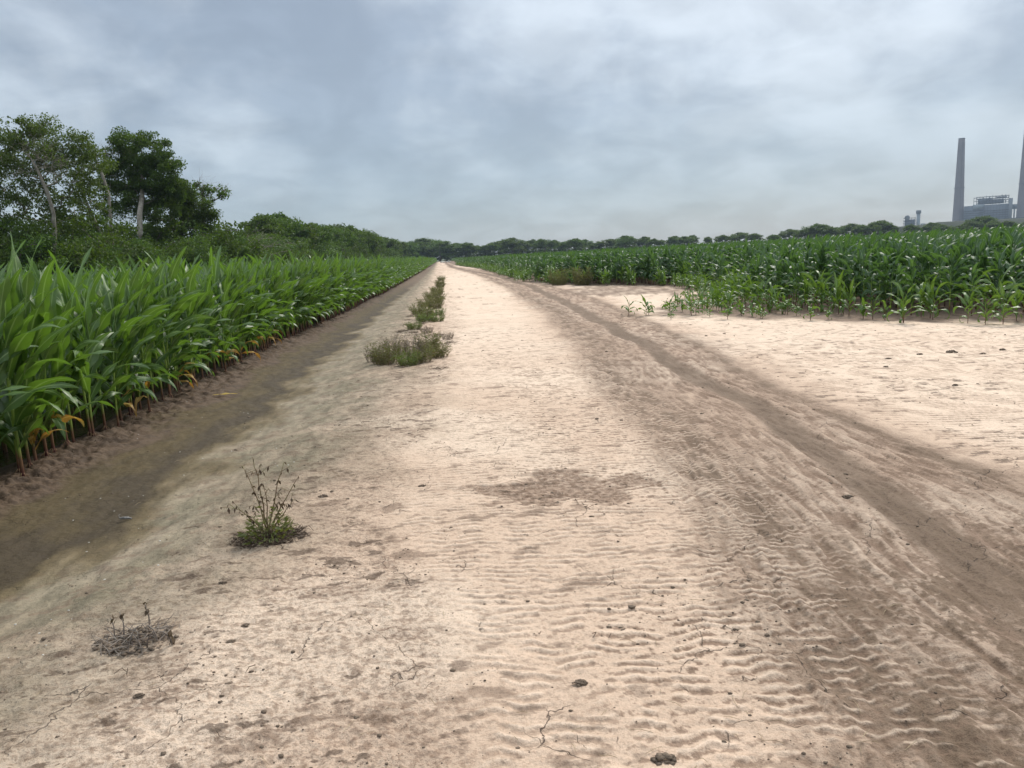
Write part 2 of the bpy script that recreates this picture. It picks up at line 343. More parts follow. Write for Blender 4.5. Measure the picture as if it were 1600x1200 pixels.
def build_ground():
    r = np.concatenate([[.05], np.exp(np.arange(math.log(1.15), math.log(8), .0024)), np.exp(np.arange(math.log(8.02), math.log(26), .0031)), np.exp(np.arange(math.log(26.5), math.log(9000), .022))])
    a0 = np.arange(R_(-46), R_(46), .00215)
    a = np.concatenate([a0, np.linspace(a0[-1]+.01, a0[0]+2*math.pi-.01, 60)])
    rr, aa = np.meshgrid(r, a, indexing='ij')
    x = rr*np.sin(aa); y = rr*np.cos(aa)
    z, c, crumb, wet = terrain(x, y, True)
    z[0, :] = z[0].mean()
    nr, na = x.shape
    i = np.arange(nr-1)[:, None]*na; j = np.arange(na)[None]; j2 = (j+1) % na
    Fq = np.stack([i+j, i+na+j, i+na+j2, i+j2], -1).reshape(-1, 4)
    g = Geo(); g.add(np.stack([x, y, z], -1), Fq[:, ::-1])
    m = bpy.data.materials.new('soil'); m.use_nodes = True; t = NT(m.node_tree)
    o = t.n('ShaderNodeOutputMaterial'); b = t.n('ShaderNodeBsdfPrincipled'); t.l(b.outputs[0], o.inputs[0])
    at_ = t.n('ShaderNodeAttribute', attribute_name='soil'); am = t.n('ShaderNodeAttribute', attribute_name='mask')
    sp = t.n('ShaderNodeSeparateColor'); t.l(am.outputs['Color'], sp.inputs[0])
    tc = t.n('ShaderNodeTexCoord'); P = tc.outputs['Object']
    nf = t.noise(P, 38, 8, .68); ng = t.noise(P, 230, 3, .6); nm = t.noise(P, 6, 5, .6); nk = t.noise(P, 95, 3, .65)
    k = t.math('ADD', t.math('MULTIPLY', nf, .9), t.math('MULTIPLY', ng, .25))
    k = t.ss(k, .38, .80)
    # speckle of darker crumbs, strongest on the rough parts
    amt = t.math('ADD', .30, t.math('MULTIPLY', sp.outputs[0], .50))
    spk = t.math('MULTIPLY', t.ss(t.math('ADD', t.math('MULTIPLY', nf, .75), t.math('MULTIPLY', nm, .25)), .50, .60), amt)
    dk = t.mix(1.0, at_.outputs['Color'], (.47, .43, .40), 'MULTIPLY')
    c1 = t.mix(spk, at_.outputs['Color'], dk)
    c1 = t.mix(t.math('MULTIPLY', t.ss(nk, .56, .63), t.math('ADD', .22, t.math('MULTIPLY', sp.outputs[0], .35))), c1, dk)
    vmul = t.n('ShaderNodeVectorMath', operation='SCALE'); t.l(c1, vmul.inputs[0]); t.l(t.math('ADD', .80, t.math('MULTIPLY', k, .38)), vmul.inputs['Scale'])
    # shrinkage cracks
    dn = t.n('ShaderNodeTexNoise'); dn.inputs['Scale'].default_value = 6; dn.inputs['Detail'].default_value = 3; dn.inputs['Roughness'].default_value = .6; t.l(P, dn.inputs['Vector'])
    ds = t.n('ShaderNodeVectorMath', operation='SCALE'); t.l(dn.outputs['Color'], ds.inputs[0]); ds.inputs['Scale'].default_value = .20
    da = t.n('ShaderNodeVectorMath', operation='ADD'); t.l(P, da.inputs[0]); t.l(ds.outputs[0], da.inputs[1])
    cr = None
    for sc, wd, th, ns in ((2.0, .0065, .515, .55), (4.3, .0080, .58, 1.1)):
        vo = t.n('ShaderNodeTexVoronoi', feature='DISTANCE_TO_EDGE', voronoi_dimensions='2D'); vo.inputs['Scale'].default_value = sc; t.l(da.outputs[0], vo.inputs['Vector'])
        e = t.math('SUBTRACT', 1.0, t.ss(vo.outputs['Distance'], wd*.25, wd))
        msk = t.ss(t.noise(P, ns*2.2, 4, .6), th, th+.045)
        e = t.math('MULTIPLY', e, msk); cr = e if cr is None else t.math('MAXIMUM', cr, e)
    cam_d = t.n('ShaderNodeVectorMath', operation='LENGTH'); t.l(P, cam_d.inputs[0])
    cr = t.math('MULTIPLY', cr, t.math('SUBTRACT', 1.0, t.ss(cam_d.outputs['Value'], 7, 14)))
    cr = t.math('MULTIPLY', cr, t.math('SUBTRACT', 1.0, t.math('MULTIPLY', sp.outputs[1], .95)))
    fin = t.mix(t.math('MULTIPLY', cr, .62), vmul.outputs[0], (.055, .04, .03))
    t.l(fin, b.inputs['Base Color'])
    t.l(t.math('SUBTRACT', .95, t.math('MULTIPLY', sp.outputs[1], .25)), b.inputs['Roughness'])
    b.inputs['Specular IOR Level'].default_value = .28
    hgt = t.math('ADD', t.math('MULTIPLY', nf, t.math('ADD', .35, sp.outputs[0])), t.math('ADD', t.math('MULTIPLY', ng, .12), t.math('MULTIPLY', nk, .30)))
    hgt = t.math('SUBTRACT', hgt, t.math('MULTIPLY', cr, 1.2))
    bp = t.n('ShaderNodeBump'); bp.inputs['Strength'].default_value = 1.0; bp.inputs['Distance'].default_value = .014
    t.l(hgt, bp.inputs['Height']); t.l(bp.outputs[0], b.inputs['Normal'])
    me = g.mesh('ground', m)
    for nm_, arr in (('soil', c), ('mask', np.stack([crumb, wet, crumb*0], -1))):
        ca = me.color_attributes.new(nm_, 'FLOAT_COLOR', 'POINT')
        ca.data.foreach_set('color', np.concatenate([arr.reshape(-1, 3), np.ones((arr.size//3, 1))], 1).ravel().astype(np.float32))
    return tag(link('ground', me), kind='structure')
build_ground()

# ------------------------------------------------------------------ materials
def leafmat(name, cols, rough=.42, transl=.35, corn=False, spec=.5):
    m = bpy.data.materials.new(name); m.use_nodes = True; t = NT(m.node_tree)
    o = t.n('ShaderNodeOutputMaterial'); b = t.n('ShaderNodeBsdfPrincipled'); tr = t.n('ShaderNodeBsdfTranslucent'); mx = t.n('ShaderNodeMixShader', x0=transl)
    uv = t.n('ShaderNodeUVMap'); sp = t.n('ShaderNodeSeparateXYZ'); t.l(uv.outputs[0], sp.inputs[0])
    tc = t.n('ShaderNodeTexCoord'); oi = t.n('ShaderNodeObjectInfo')
    if corn:
        # u across the blade, v along it
        n = t.noise(tc.outputs['Object'], 3.5, 3); c = t.mix(t.ss(n, .3, .7), cols[0], cols[1])
        vn = t.n('ShaderNodeTexWave', wave_type='BANDS', bands_direction='X'); vn.inputs['Scale'].default_value = 9; t.l(uv.outputs[0], vn.inputs['Vector'])
        c = t.mix(t.math('MULTIPLY', vn.outputs['Fac'], .14), c, cols[2])
        rib = t.math('ABSOLUTE', t.math('SUBTRACT', sp.outputs[0], .5))
        rm = t.math('MULTIPLY', t.math('SUBTRACT', 1.0, t.ss(rib, .03, .085)), t.math('SUBTRACT', 1.0, t.math('MULTIPLY', sp.outputs[1], .5)))
        c = t.mix(t.math('MULTIPLY', rm, .95), c, tuple(v*1.5 for v in cols[2]))
        c = t.mix(t.math('MULTIPLY', oi.outputs['Random'], .35), c, cols[1])
    else:
        n = t.noise(tc.outputs['Object'], .9, 2); f = t.math('ADD', t.math('MULTIPLY', sp.outputs[0], .7), t.math('MULTIPLY', n, .35))
        c = t.mix(t.ss(f, .15, .95), cols[0], cols[1])
        c = t.mix(t.ss(sp.outputs[0], .86, .98), c, cols[2])
        hs = t.n('ShaderNodeHueSaturation'); t.l(c, hs.inputs['Color'])
        t.l(t.math('ADD', .82, t.math('MULTIPLY', oi.outputs['Random'], .4)), hs.inputs['Value'])
        t.l(t.math('ADD', .48, t.math('MULTIPLY', oi.outputs['Random'], .03)), hs.inputs['Hue']); c = hs.outputs[0]
    t.l(c, b.inputs['Base Color']); b.inputs['Roughness'].default_value = rough; b.inputs['Specular IOR Level'].default_value = spec
    tcx = t.mix(.55, c, tuple(min(1, v*q) for v, q in zip(cols[1], (2.3, 2.4, .7))))
    t.l(tcx, tr.inputs[0]); t.l(b.outputs[0], mx.inputs[1]); t.l(tr.outputs[0], mx.inputs[2]); t.l(mx.outputs[0], o.inputs[0])
    return m
def plain(name, c1, c2=None, scale=20, rough=.8, bump=0, coord='Object', spec=.3):
    m = bpy.data.materials.new(name); m.use_nodes = True; t = NT(m.node_tree)
    o = t.n('ShaderNodeOutputMaterial'); b = t.n('ShaderNodeBsdfPrincipled'); t.l(b.outputs[0], o.inputs[0])
    tc = t.n('ShaderNodeTexCoord'); n = t.noise(tc.outputs[coord], scale, 5, .6)
    t.l(t.mix(t.ss(n, .3, .7), c1, c2 or tuple(v*.7 for v in c1)), b.inputs['Base Color'])
    b.inputs['Roughness'].default_value = rough; b.inputs['Specular IOR Level'].default_value = spec
    if bump:
        bp = t.n('ShaderNodeBump'); bp.inputs['Distance'].default_value = bump; t.l(n, bp.inputs['Height']); t.l(bp.outputs[0], b.inputs['Normal'])
    return m
M = {}
M['corn'] = leafmat('corn_leaf', [(.040, .096, .015), (.082, .150, .026), (.22, .30, .11)], .47, .36, True, .6)
M['corn_r'] = leafmat('right_corn_leaf', [(.032, .082, .024), (.060, .116, .036), (.18, .25, .12)], .54, .33, True, .45)
M['corn_young'] = leafmat('young_corn_leaf', [(.055, .115, .018), (.090, .155, .024), (.20, .27, .09)], .5, .3, True, .5)
M['corn_dry'] = leafmat('withered_corn_leaf', [(.50, .38, .07), (.28, .13, .045), (.55, .46, .16)], .6, .3, True, .3)
def stalkmat():
    m = bpy.data.materials.new('corn_stalk'); m.use_nodes = True; t = NT(m.node_tree)
    o = t.n('ShaderNodeOutputMaterial'); b = t.n('ShaderNodeBsdfPrincipled'); t.l(b.outputs[0], o.inputs[0])
    tc = t.n('ShaderNodeTexCoord'); sp = t.n('ShaderNodeSeparateXYZ'); t.l(tc.outputs['Object'], sp.inputs[0])
    n = t.noise(tc.outputs['Object'], 9, 3)
    z = t.math('ADD', sp.outputs[2], t.math('MULTIPLY', t.math('SUBTRACT', n, .5), .18))
    c = t.mix(t.ss(z, .01, .14), (.075, .014, .014), (.18, .09, .04))
    c = t.mix(t.ss(z, .14, .30), c, (.26, .36, .06)); c = t.mix(t.ss(z, .6, 1.3), c, (.10, .20, .035))
    t.l(c, b.inputs['Base Color']); b.inputs['Roughness'].default_value = .45
    return m
M['stalk'] = stalkmat()
M['root'] = plain('corn_root', (.36, .24, .13), (.12, .05, .03), 30, .7)
M['bark'] = plain('bark', (.17, .145, .115), (.08, .065, .05), 6, .9, .02)
M['pale_bark'] = plain('pale_bark', (.31, .28, .23), (.17, .145, .115), 4, .85, .01)
M['dead_twig'] = plain('dead_twig', (.26, .22, .18), (.14, .11, .09), 8, .9)
M['leaf_dark'] = leafmat('dark_leaves', [(.032, .064, .010), (.076, .124, .018), (.12, .17, .028)], .65, .28, False, .3)
M['leaf_mid'] = leafmat('mid_leaves', [(.034, .066, .010), (.075, .118, .018), (.12, .165, .03)], .65, .3, False, .3)
M['leaf_light'] = leafmat('light_leaves', [(.042, .082, .016), (.085, .135, .026), (.12, .17, .04)], .65, .3, False, .3)
M['leaf_pale'] = leafmat('sparse_leaves', [(.040, .066, .012), (.085, .118, .024), (.13, .16, .045)], .65, .3, False, .3)
M['weed'] = leafmat('weed_leaves', [(.085, .105, .032), (.145, .155, .055), (.24, .20, .10)], .6, .25, False, .3)
M['weed_green'] = leafmat('weed_green', [(.070, .110, .025), (.125, .175, .040), (.18, .21, .06)], .55, .3, False, .35)
M['weed_dry'] = leafmat('dry_weed', [(.105, .080, .048), (.175, .14, .085), (.28, .23, .14)], .8, .15, False, .2)
M['wilt'] = leafmat('wilted_leaves', [(.06, .042, .028), (.12, .085, .055), (.18, .14, .08)], .8, .1, False, .2)
M['weed_stem'] = plain('weed_stem', (.16, .15, .06), (.16, .09, .06), 25, .7)
M['clod'] = plain('dirt_clod', (.19, .14, .10), (.09, .066, .046), 60, .95, .006)
M['white'] = plain('pale_chip', (.6, .56, .5), (.45, .42, .36), 60, .8)

# ------------------------------------------------------------------ corn
def blade(g, rng, base, az, th0, bend, L, W, wind=(0, 0), mi=0, nseg=11, fold=.45, twist=0., wav=.12, sheath=.30):
    s = np.linspace(0, 1, nseg+1)
    th = th0+bend*s**1.6
    d = np.stack([np.cos(az)*np.sin(th), np.sin(az)*np.sin(th), np.cos(th)], -1)
    d[:, 0] += wind[0]*s**.8; d[:, 1] += wind[1]*s**.8
    d /= np.linalg.norm(d, axis=1)[:, None]
    C = np.array(base)+np.concatenate([[[0, 0, 0]], np.cumsum((d[:-1]+d[1:])/2*L/nseg, 0)])
    side = np.stack([-np.sin(az)+0*s, np.cos(az)+0*s, 0*s], -1)
    side = side-d*np.sum(side*d, 1)[:, None]; side /= np.linalg.norm(side, axis=1)[:, None]
    nor = np.cross(d, side)
    a = twist*s**1.3; sd = side*np.cos(a)[:, None]+nor*np.sin(a)[:, None]; no = np.cross(d, sd)
    w = W/2*np.minimum(1, sheath+(1-sheath)*(s/.30))*np.clip((1-s)/.62, 0, 1)**.75
    w[-1] = W*.012
    u = np.array([-1, -.5, 0, .5, 1.]); ph = rng.rand()*6
    off = fold*(1-.75*s)[:, None]*np.abs(u)[None]*w[:, None]
    wave = wav*W*np.sin(s*rng.uniform(11, 17)+ph)[:, None]*(u*np.abs(u))[None]*np.clip(s*4, 0, 1)[:, None]*(w/(W/2))[:, None]
    V = C[:, None]+sd[:, None]*(u[None, :, None]*w[:, None, None])-no[:, None]*(off+wave)[..., None]
    i = np.arange(nseg)[:, None]*5; j = np.arange(4)[None]
    F = np.stack([i+j, i+j+1, i+6+j, i+5+j], -1).reshape(-1, 4)
    uv = np.stack([np.tile((u+1)/2, nseg+1), np.repeat(s, 5)], -1)
    g.add(V.reshape(-1, 3), F, uv, mi)
def corn_plant(seed, H, nl, wind, young=False, low0=.16, dr=1.0):
    """returns (stalk geo, foliage geo); H = height of the leaf tips"""
    rng = np.random.RandomState(seed)
    gs, gf = Geo(), Geo()
    hs = H*(.69 if not young else .48); r0 = (.0150 if not young else .009)*(.6+.2*H)
    lean = np.array([rng.normal(0, .02), rng.normal(0, .02)]) + np.array(wind)*.06
    zt = np.linspace(0, 1, 15)
    P = np.stack([lean[0]*zt**2*H, lean[1]*zt**2*H, zt*hs], -1)
    rad = r0*(1-.55*zt)*(1+.10*(np.arange(15) % 3 == 0))
    gs.tube(P, rad, 7)
    az0 = rng.rand()*math.pi*2
    for k in range(nl):
        f = (k+.3)/nl
        h = hs*(low0+(1-low0)*f**1.05); q = h/hs
        base = np.array([lean[0]*q**2*H, lean[1]*q**2*H, h])
        az = az0+math.pi*(k % 2)+rng.normal(0, .38)
        wv = np.array(wind); 
        az = math.atan2(math.sin(az)+wv[1]*.55, math.cos(az)+wv[0]*.55)
        L = H*(.23+.17*math.sin(math.pi*min(1, .18+f*.8)))*(1 if not young else 1.3)*rng.uniform(.85, 1.12)
        W = (.140 if not young else .112)*(.55+.5*math.sin(math.pi*min(1, .15+f*.75)))*rng.uniform(.9, 1.1)*min(1, .45+H*.35)
        th0 = lerp(.70, .22, f)+rng.normal(0, .09); bend = lerp(1.8, .65, f**.8)*rng.uniform(.4, 1.6)*dr; th0 += .14*(dr-1)
        if f > .8: th0 = .10+abs(rng.normal(0, .08))*dr; bend = rng.uniform(.2, 1.1)*dr; L = (H-h)*rng.uniform(.85, 1.05)
        blade(gf, rng, base, az, th0, bend, L, W, tuple(wv*rng.uniform(.4, 1.1)), 0, 12, .34, rng.normal(0, 1.1), .24)
    # rolled whorl in the middle
    top = P[-1]
    gf.tube(np.stack([top+np.array([0, 0, -.12*H]), top+np.array([0, 0, .02*H]), top+np.array([lean[0]*.3, lean[1]*.3, .14*H])]), [r0*.9, r0*.75, r0*.2], 6)
    return gs, gf
def roots(seed):
    rng = np.random.RandomState(seed); g = Geo()
    for k in range(9):
        a = k*.7+rng.rand()*.5; r = rng.uniform(.035, .065); z0 = rng.uniform(.03, .06)
        g.tube([(math.cos(a)*.012, math.sin(a)*.012, z0), (math.cos(a)*r*.6, math.sin(a)*r*.6, z0*.6), (math.cos(a)*r, math.sin(a)*r, -.02)], [.0035, .003, .002], 5)
    return g
def variants(n, seed, Hs, nls, wind, young, mat, dr=1.0):
    L = []
    for k in range(n):
        gs, gf = corn_plant(seed+k, Hs[k % len(Hs)], nls[k % len(nls)], wind, young, (.24 if not young else .2) if mat is not M['corn'] else .16, dr)
        st = gs.mesh('stalk', M['stalk']); fo = gf.mesh('foliage', mat)
        b = Geo()
        b.v = gs.v+[v for v in gf.v]; 
        b = Geo()
        for G, mi in ((gs, 0), (gf, 1)):
            off = b.k
            b.v += G.v; b.u += G.u; b.f += [f+off for f in G.f]; b.m += [m*0+mi for m in G.m]; b.k += G.k
        L.append((st, fo, b.mesh('corn_whole', [M['stalk'], mat])))
    return L
TALL = variants(9, 100, [2.0, 2.08, 1.95, 2.12], [12, 13, 12], (.17, .15), False, M['corn'])
RTALL = variants(7, 300, [1.75, 1.9, 1.8], [12, 13], (.10, .05), False, M['corn_r'], 1.7)
MIDC = variants(5, 400, [1.1, 1.0], [8, 9], (.10, .03), True, M['corn_young'], 1.8)
YOUNG = variants(6, 500, [.55, .5, .45], [6, 7], (.05, .0), True, M['corn_young'], 1.9)
ROOT = [roots(k).mesh('brace_roots', M['root']) for k in range(4)]
def withered(seed, loc=False):
    rng = np.random.RandomState(seed); g = Geo()
    for k in range(rng.randint(1, 4)):
        az = rng.uniform(-1.3, .6)
        blade(g, rng, (0, 0, rng.uniform(.12, .34)), az, rng.uniform(.5, 1.2), rng.uniform(1.3, 2.6), rng.uniform(.3, .55), rng.uniform(.045, .085), (0, 0), 0, 14, .6, rng.uniform(-2, 2), .4)
    return g.mesh('withered_leaf', M['corn_dry'])

WV = [withered(900+k) for k in range(5)]
def points_stuff(name, rows, meshes, label, cat):
    """rows: x,y,z,rotz,scale,variant -> one object that scatters the plant meshes with geometry nodes"""
    A = np.array(rows, float)
    me = bpy.data.meshes.new(name); me.vertices.add(len(A)); me.vertices.foreach_set('co', A[:, :3].ravel().astype(np.float32))
    for nm_, typ, arr in (('rz', 'FLOAT', A[:, 3]), ('sc', 'FLOAT', A[:, 4]), ('va', 'INT', A[:, 5].astype(np.int32))):
        at_ = me.attributes.new(nm_, typ, 'POINT'); at_.data.foreach_set('value', arr.astype(np.float32) if typ == 'FLOAT' else arr)
    for m in meshes[0].materials: me.materials.append(m)
    o = link(name, me)
    src = bpy.data.collections.new(name+'_source')
    for i, m in enumerate(meshes):
        so_ = bpy.data.objects.new('%s_source_%02d' % (name, i), m); src.objects.link(so_)
    ng = bpy.data.node_groups.new(name, 'GeometryNodeTree')
    ng.interface.new_socket('Geometry', in_out='INPUT', socket_type='NodeSocketGeometry'); ng.interface.new_socket('Geometry', in_out='OUTPUT', socket_type='NodeSocketGeometry')
    N = ng.nodes.new; gi = N('NodeGroupInput'); go = N('NodeGroupOutput'); ip = N('GeometryNodeInstanceOnPoints'); ci = N('GeometryNodeCollectionInfo')
    ci.inputs['Collection'].default_value = src; ci.inputs['Separate Children'].default_value = True; ci.inputs['Reset Children'].default_value = True
    ip.inputs['Pick Instance'].default_value = True
    def attr(n_, t_):
        a = N('GeometryNodeInputNamedAttribute'); a.data_type = t_; a.inputs['Name'].default_value = n_; return a.outputs['Attribute']
    cx = N('ShaderNodeCombineXYZ'); ng.links.new(attr('rz', 'FLOAT'), cx.inputs[2])
    ng.links.new(gi.outputs[0], ip.inputs['Points']); ng.links.new(ci.outputs[0], ip.inputs['Instance']); ng.links.new(attr('va', 'INT'), ip.inputs['Instance Index'])
    ng.links.new(cx.outputs[0], ip.inputs['Rotation']); ng.links.new(attr('sc', 'FLOAT'), ip.inputs['Scale']); ng.links.new(ip.outputs[0], go.inputs[0])
    md = o.modifiers.new('scatter', 'NODES'); md.node_group = ng
    return tag(o, label, cat, None, 'stuff')

rng = np.random.RandomState(77)
# ---- left field: rows parallel to the track
cand = []
for k in range(27):
    y = -5.0
    while y < 440:
        near = k < 3
        dst = math.hypot(3.7+.9*k, y)
        sp = .165 if dst < 32 else (.2 if near and dst < 130 else (.30 if dst < 100 else .75))
        y += sp*rng.uniform(.5, 1.5)
        if k > 20 and y > 250: continue
        x = float(edgeL(y))-.86*k+rng.normal(0, .045)
        cand.append((x, y, k))
C = np.array(cand); Z = terrain(C[:, 0], C[:, 1]); px, py, dp = proj(C[:, 0], C[:, 1], Z+1.2)
inview = (dp > .5) & (px > -60) & (px < 1650)
size = np.where(inview, 1/np.maximum(dp, .5), 0)*np.where(C[:, 2] == 0, 1, np.where(C[:, 2] == 1, .34, .26))
keep = (dp > 0.3) & (px > -900) & (px < 1900)
top = set(np.argsort(-size)[:165].tolist())
rows = []; wither_n = 0
groupL = 'tall corn plants of the left field'
WITH = {7.45: 'corn plant at bottom left with a curling orange and yellow dead leaf', 7.0: 'corn plant with a pale green lowest leaf, at the near end of the furrow', 9.35: 'corn plant with a drooping yellow leaf just before the yellow leaf on the mud',
        11.9: 'corn plant with bright yellow lower leaf hanging towards the furrow', 12.5: 'corn plant with an upright curl of orange dead leaf at its foot', 14.9: 'corn plant with orange dead leaves in the middle of the furrow row', 15.6: 'corn plant with yellow dead leaves, right after the orange one', 16.4: 'farthest corn plant with a yellow dead leaf by the furrow'}
wk = {}
for yy, lab in WITH.items():
    idx = [i for i in top if C[i, 2] == 0]; wk[min(idx, key=lambda i: abs(C[i, 1]-yy))] = lab
for i in range(len(C)):
    if not keep[i]: continue
    x, y, k = C[i]; v = rng.randint(len(TALL)); rz = rng.uniform(-.9, .9); sc = rng.uniform(.84, 1.05)*(1.0 if k else .97)
    if i in top:
        e = empty('corn_plant', (x, y, Z[i]-.01), rz, sc)
        link('stalk', TALL[v][0], e); link('foliage', TALL[v][1], e)
        if k == 0 and y < 22 and i not in wk and rng.rand() < .06: link('withered_leaf', WV[rng.randint(5)], e)
        if k == 0 and y < 22: link('brace_roots', ROOT[v % 4], e)
        lab = 'tall corn plant with reddish stalk foot in the front row above the muddy furrow' if k == 0 else 'tall corn plant standing behind the front row of the left field'
        if i in wk:
            lab = wk[i]; link('withered_leaf', withered(int(y*10)), e)
        tag(e, lab, 'corn plant', groupL)
    else: rows.append((x, y, Z[i]-.01, rz, sc*(1 if y < 100 else 1.08), v))
points_stuff('left_corn_field', rows, [t_[2] for t_ in TALL], 'dense mass of tall green corn filling the left field up to the trees', 'corn field')
print('left', len(rows))

# ---- right field: ragged sandy edge, plants get taller inwards
def edge_d(x, y): return dedge(x, y, FIELD_R, 15)
cand = []
for sp_x, sp_y, d0, d1 in ((.88, .20, 0, 48), (1.3, .55, 48, 110), (2.2, 1.2, 110, 230), (4, 3, 230, 470)):
    xs = np.arange(2.5, 400 if d1 > 200 else d1+4, sp_x); ys = np.arange(-3, d1+2, sp_y)
    X, Y = np.meshgrid(xs, ys); X = X.ravel(); Y = Y.ravel()
    X = X+rng.normal(0, .05, X.shape)*sp_x*1.2; Y = Y+rng.uniform(-.45, .45, Y.shape)*sp_y
    D = np.hypot(X, Y); ok = (D >= d0) & (D < d1) & inpoly(X, Y, FIELD_R)
    X, Y, D = X[ok], Y[ok], D[ok]; px, py, dp = proj(X, Y, np.zeros(len(X))+1.0)
    ok = (dp > 1) & (px > 500) & (px < (2300 if d1 < 60 else 1750)); cand.append(np.stack([X[ok], Y[ok], D[ok]], -1))
# rim: extra plants hugging the ragged edge of the sand far away
rim = []
for i in range(6):
    a, b = FIELD_R[i], FIELD_R[i+1]; n = int(np.hypot(*(b-a))/.22)
    q = rng.rand(n); P = a+(b-a)*q[:, None]; P[:, 0] += np.abs(rng.normal(0, .8, n))+.1; P[:, 1] += np.abs(rng.normal(0, .5, n))*.6
    rim.append(np.concatenate([P, np.hypot(P[:, 0], P[:, 1])[:, None]], 1))
C = np.concatenate(cand+rim); d = edge_d(C[:, 0], C[:, 1])
nz = fbm(C[:, 0]*.35, C[:, 1]*.25, 3, 200)
nearpart = C[:, 1] < 25
ht = np.where(nearpart, .38+.95*sst(d+nz*.8, .0, 3.2)+.55*sst(d+nz, 2.5, 6.5), .7+1.1*sst(d+nz*.5, .0, 1.6))
ht = ht+np.where(nearpart, .40*sst(C[:, 0], 7.5, 10.0)*(1-sst(d, 3, 6)), 0)
ht = np.minimum(ht*rng.uniform(.85, 1.12, len(C)), 1.86)
keepp = rng.rand(len(C)) < np.where(nearpart, .30+.62*sst(d, .1, 2.2), .75+.25*sst(d, 0, 2))
C, d, ht = C[keepp], d[keepp], ht[keepp]
Z = terrain(C[:, 0], C[:, 1]); px, py, dp = proj(C[:, 0], C[:, 1], Z+.4)
size = np.where((px > -20) & (px < 1620), ht/dp, 0)*np.where(d < 1.0, 1, np.where(d < 2.2, .55, .25))
top = set(np.argsort(-size)[:122].tolist())
def setfor(h):
    if h < .68: return YOUNG, .5
    if h < 1.22: return MIDC, 1.05
    return RTALL, 1.82
srcs = [t_[2] for t_ in YOUNG]+[t_[2] for t_ in MIDC]+[t_[2] for t_ in RTALL]; offs = {id(YOUNG): 0, id(MIDC): len(YOUNG), id(RTALL): len(YOUNG)+len(MIDC)}
rows = []
def corn_single(x, y, z, h, rz, lab, group='corn plants of the right field', v=None):
    S, hh = setfor(h); v = rng.randint(len(S)) if v is None else v
    e = empty('corn_plant', (x, y, z-.01), rz, h/hh); link('stalk', S[v][0], e); link('foliage', S[v][1], e)
    return tag(e, lab, 'corn plant', group)
for i in range(len(C)):
    x, y = C[i, :2]; S, hh = setfor(ht[i]); v = rng.randint(len(S)); rz = rng.uniform(0, 6.28) if S is not RTALL else rng.uniform(-.9, .9)
    if i in top:
        s_ = 'small young' if S is YOUNG else ('half-grown' if S is MIDC else 'tall dark green')
        corn_single(x, y, Z[i], ht[i], rz, s_+' corn plant at the ragged sandy edge of the right field', v=v)
    else: rows.append((x, y, Z[i]-.01, rz, ht[i]/hh, v+offs[id(S)]))
# stragglers standing free on the sand
for (X, Y, h, lab) in ((4.62, 18.6, .62, 'leftmost small corn plant standing alone on the sand at the right field corner'),
                       (4.98, 18.3, .60, 'small corn plant with arching leaves right beside the leftmost lone corn plant'),
                       (5.18, 16.9, .36, 'tiny corn seedling nearest the wheel track at the right field corner'),
                       (5.55, 18.2, .50, 'small corn plant right of the tiny seedling on the sand'), (5.9, 17.6, .55, 'leafy small corn pair member between the lone plants and the field'),
                       (6.25, 16.2, .58, 'young corn plant standing in front of the right field edge, third clump from its corner'), (7.5, 14.9, .62, 'young corn plant out on the sand below the small stack of the power plant'),
                       (8.60, 13.45, .95, 'half-grown corn plant with drooping leaves alone on the sand, second from right'), (9.85, 12.5, .95, 'rightmost free-standing half-grown corn plant on the sand'),
                       (4.75, 47.5, .9, 'corn plant standing apart on the sand left of the tan bushes')):
    corn_single(X, Y, gz(X, Y), h, rng.uniform(0, 6), lab, 'lone corn plants on the sand')
points_stuff('right_corn_field', rows, srcs, 'dense mass of green corn filling the right field to the far trees', 'corn field')
print('right', len(rows))
# stuff for the puddled water between the left rows
wg = Geo(); ys = np.concatenate([np.arange(-6, 40, 1.0), np.arange(40, 200, 8.0)])
V = []; 
for y in ys: V += [(-26, y, -.088), (float(edgeL(y))-.24, y, -.088)]
n = len(ys); wg.add(V, [[2*i, 2*i+1, 2*i+3, 2*i+2] for i in range(n-1)])
wm = bpy.data.materials.new('muddy_water'); wm.use_nodes = True; t = NT(wm.node_tree); o = t.n('ShaderNodeOutputMaterial'); b = t.n('ShaderNodeBsdfPrincipled'); t.l(b.outputs[0], o.inputs[0])
b.inputs['Base Color'].default_value = (.045, .034, .022, 1); b.inputs['Roughness'].default_value = .12
tc = t.n('ShaderNodeTexCoord'); bp = t.n('ShaderNodeBump'); bp.inputs['Distance'].default_value = .01; t.l(t.noise(tc.outputs['Object'], 14, 3), bp.inputs['Height']); t.l(bp.outputs[0], b.inputs['Normal'])
tag(link('flood_water', wg.mesh('flood_water', wm)), kind='structure')

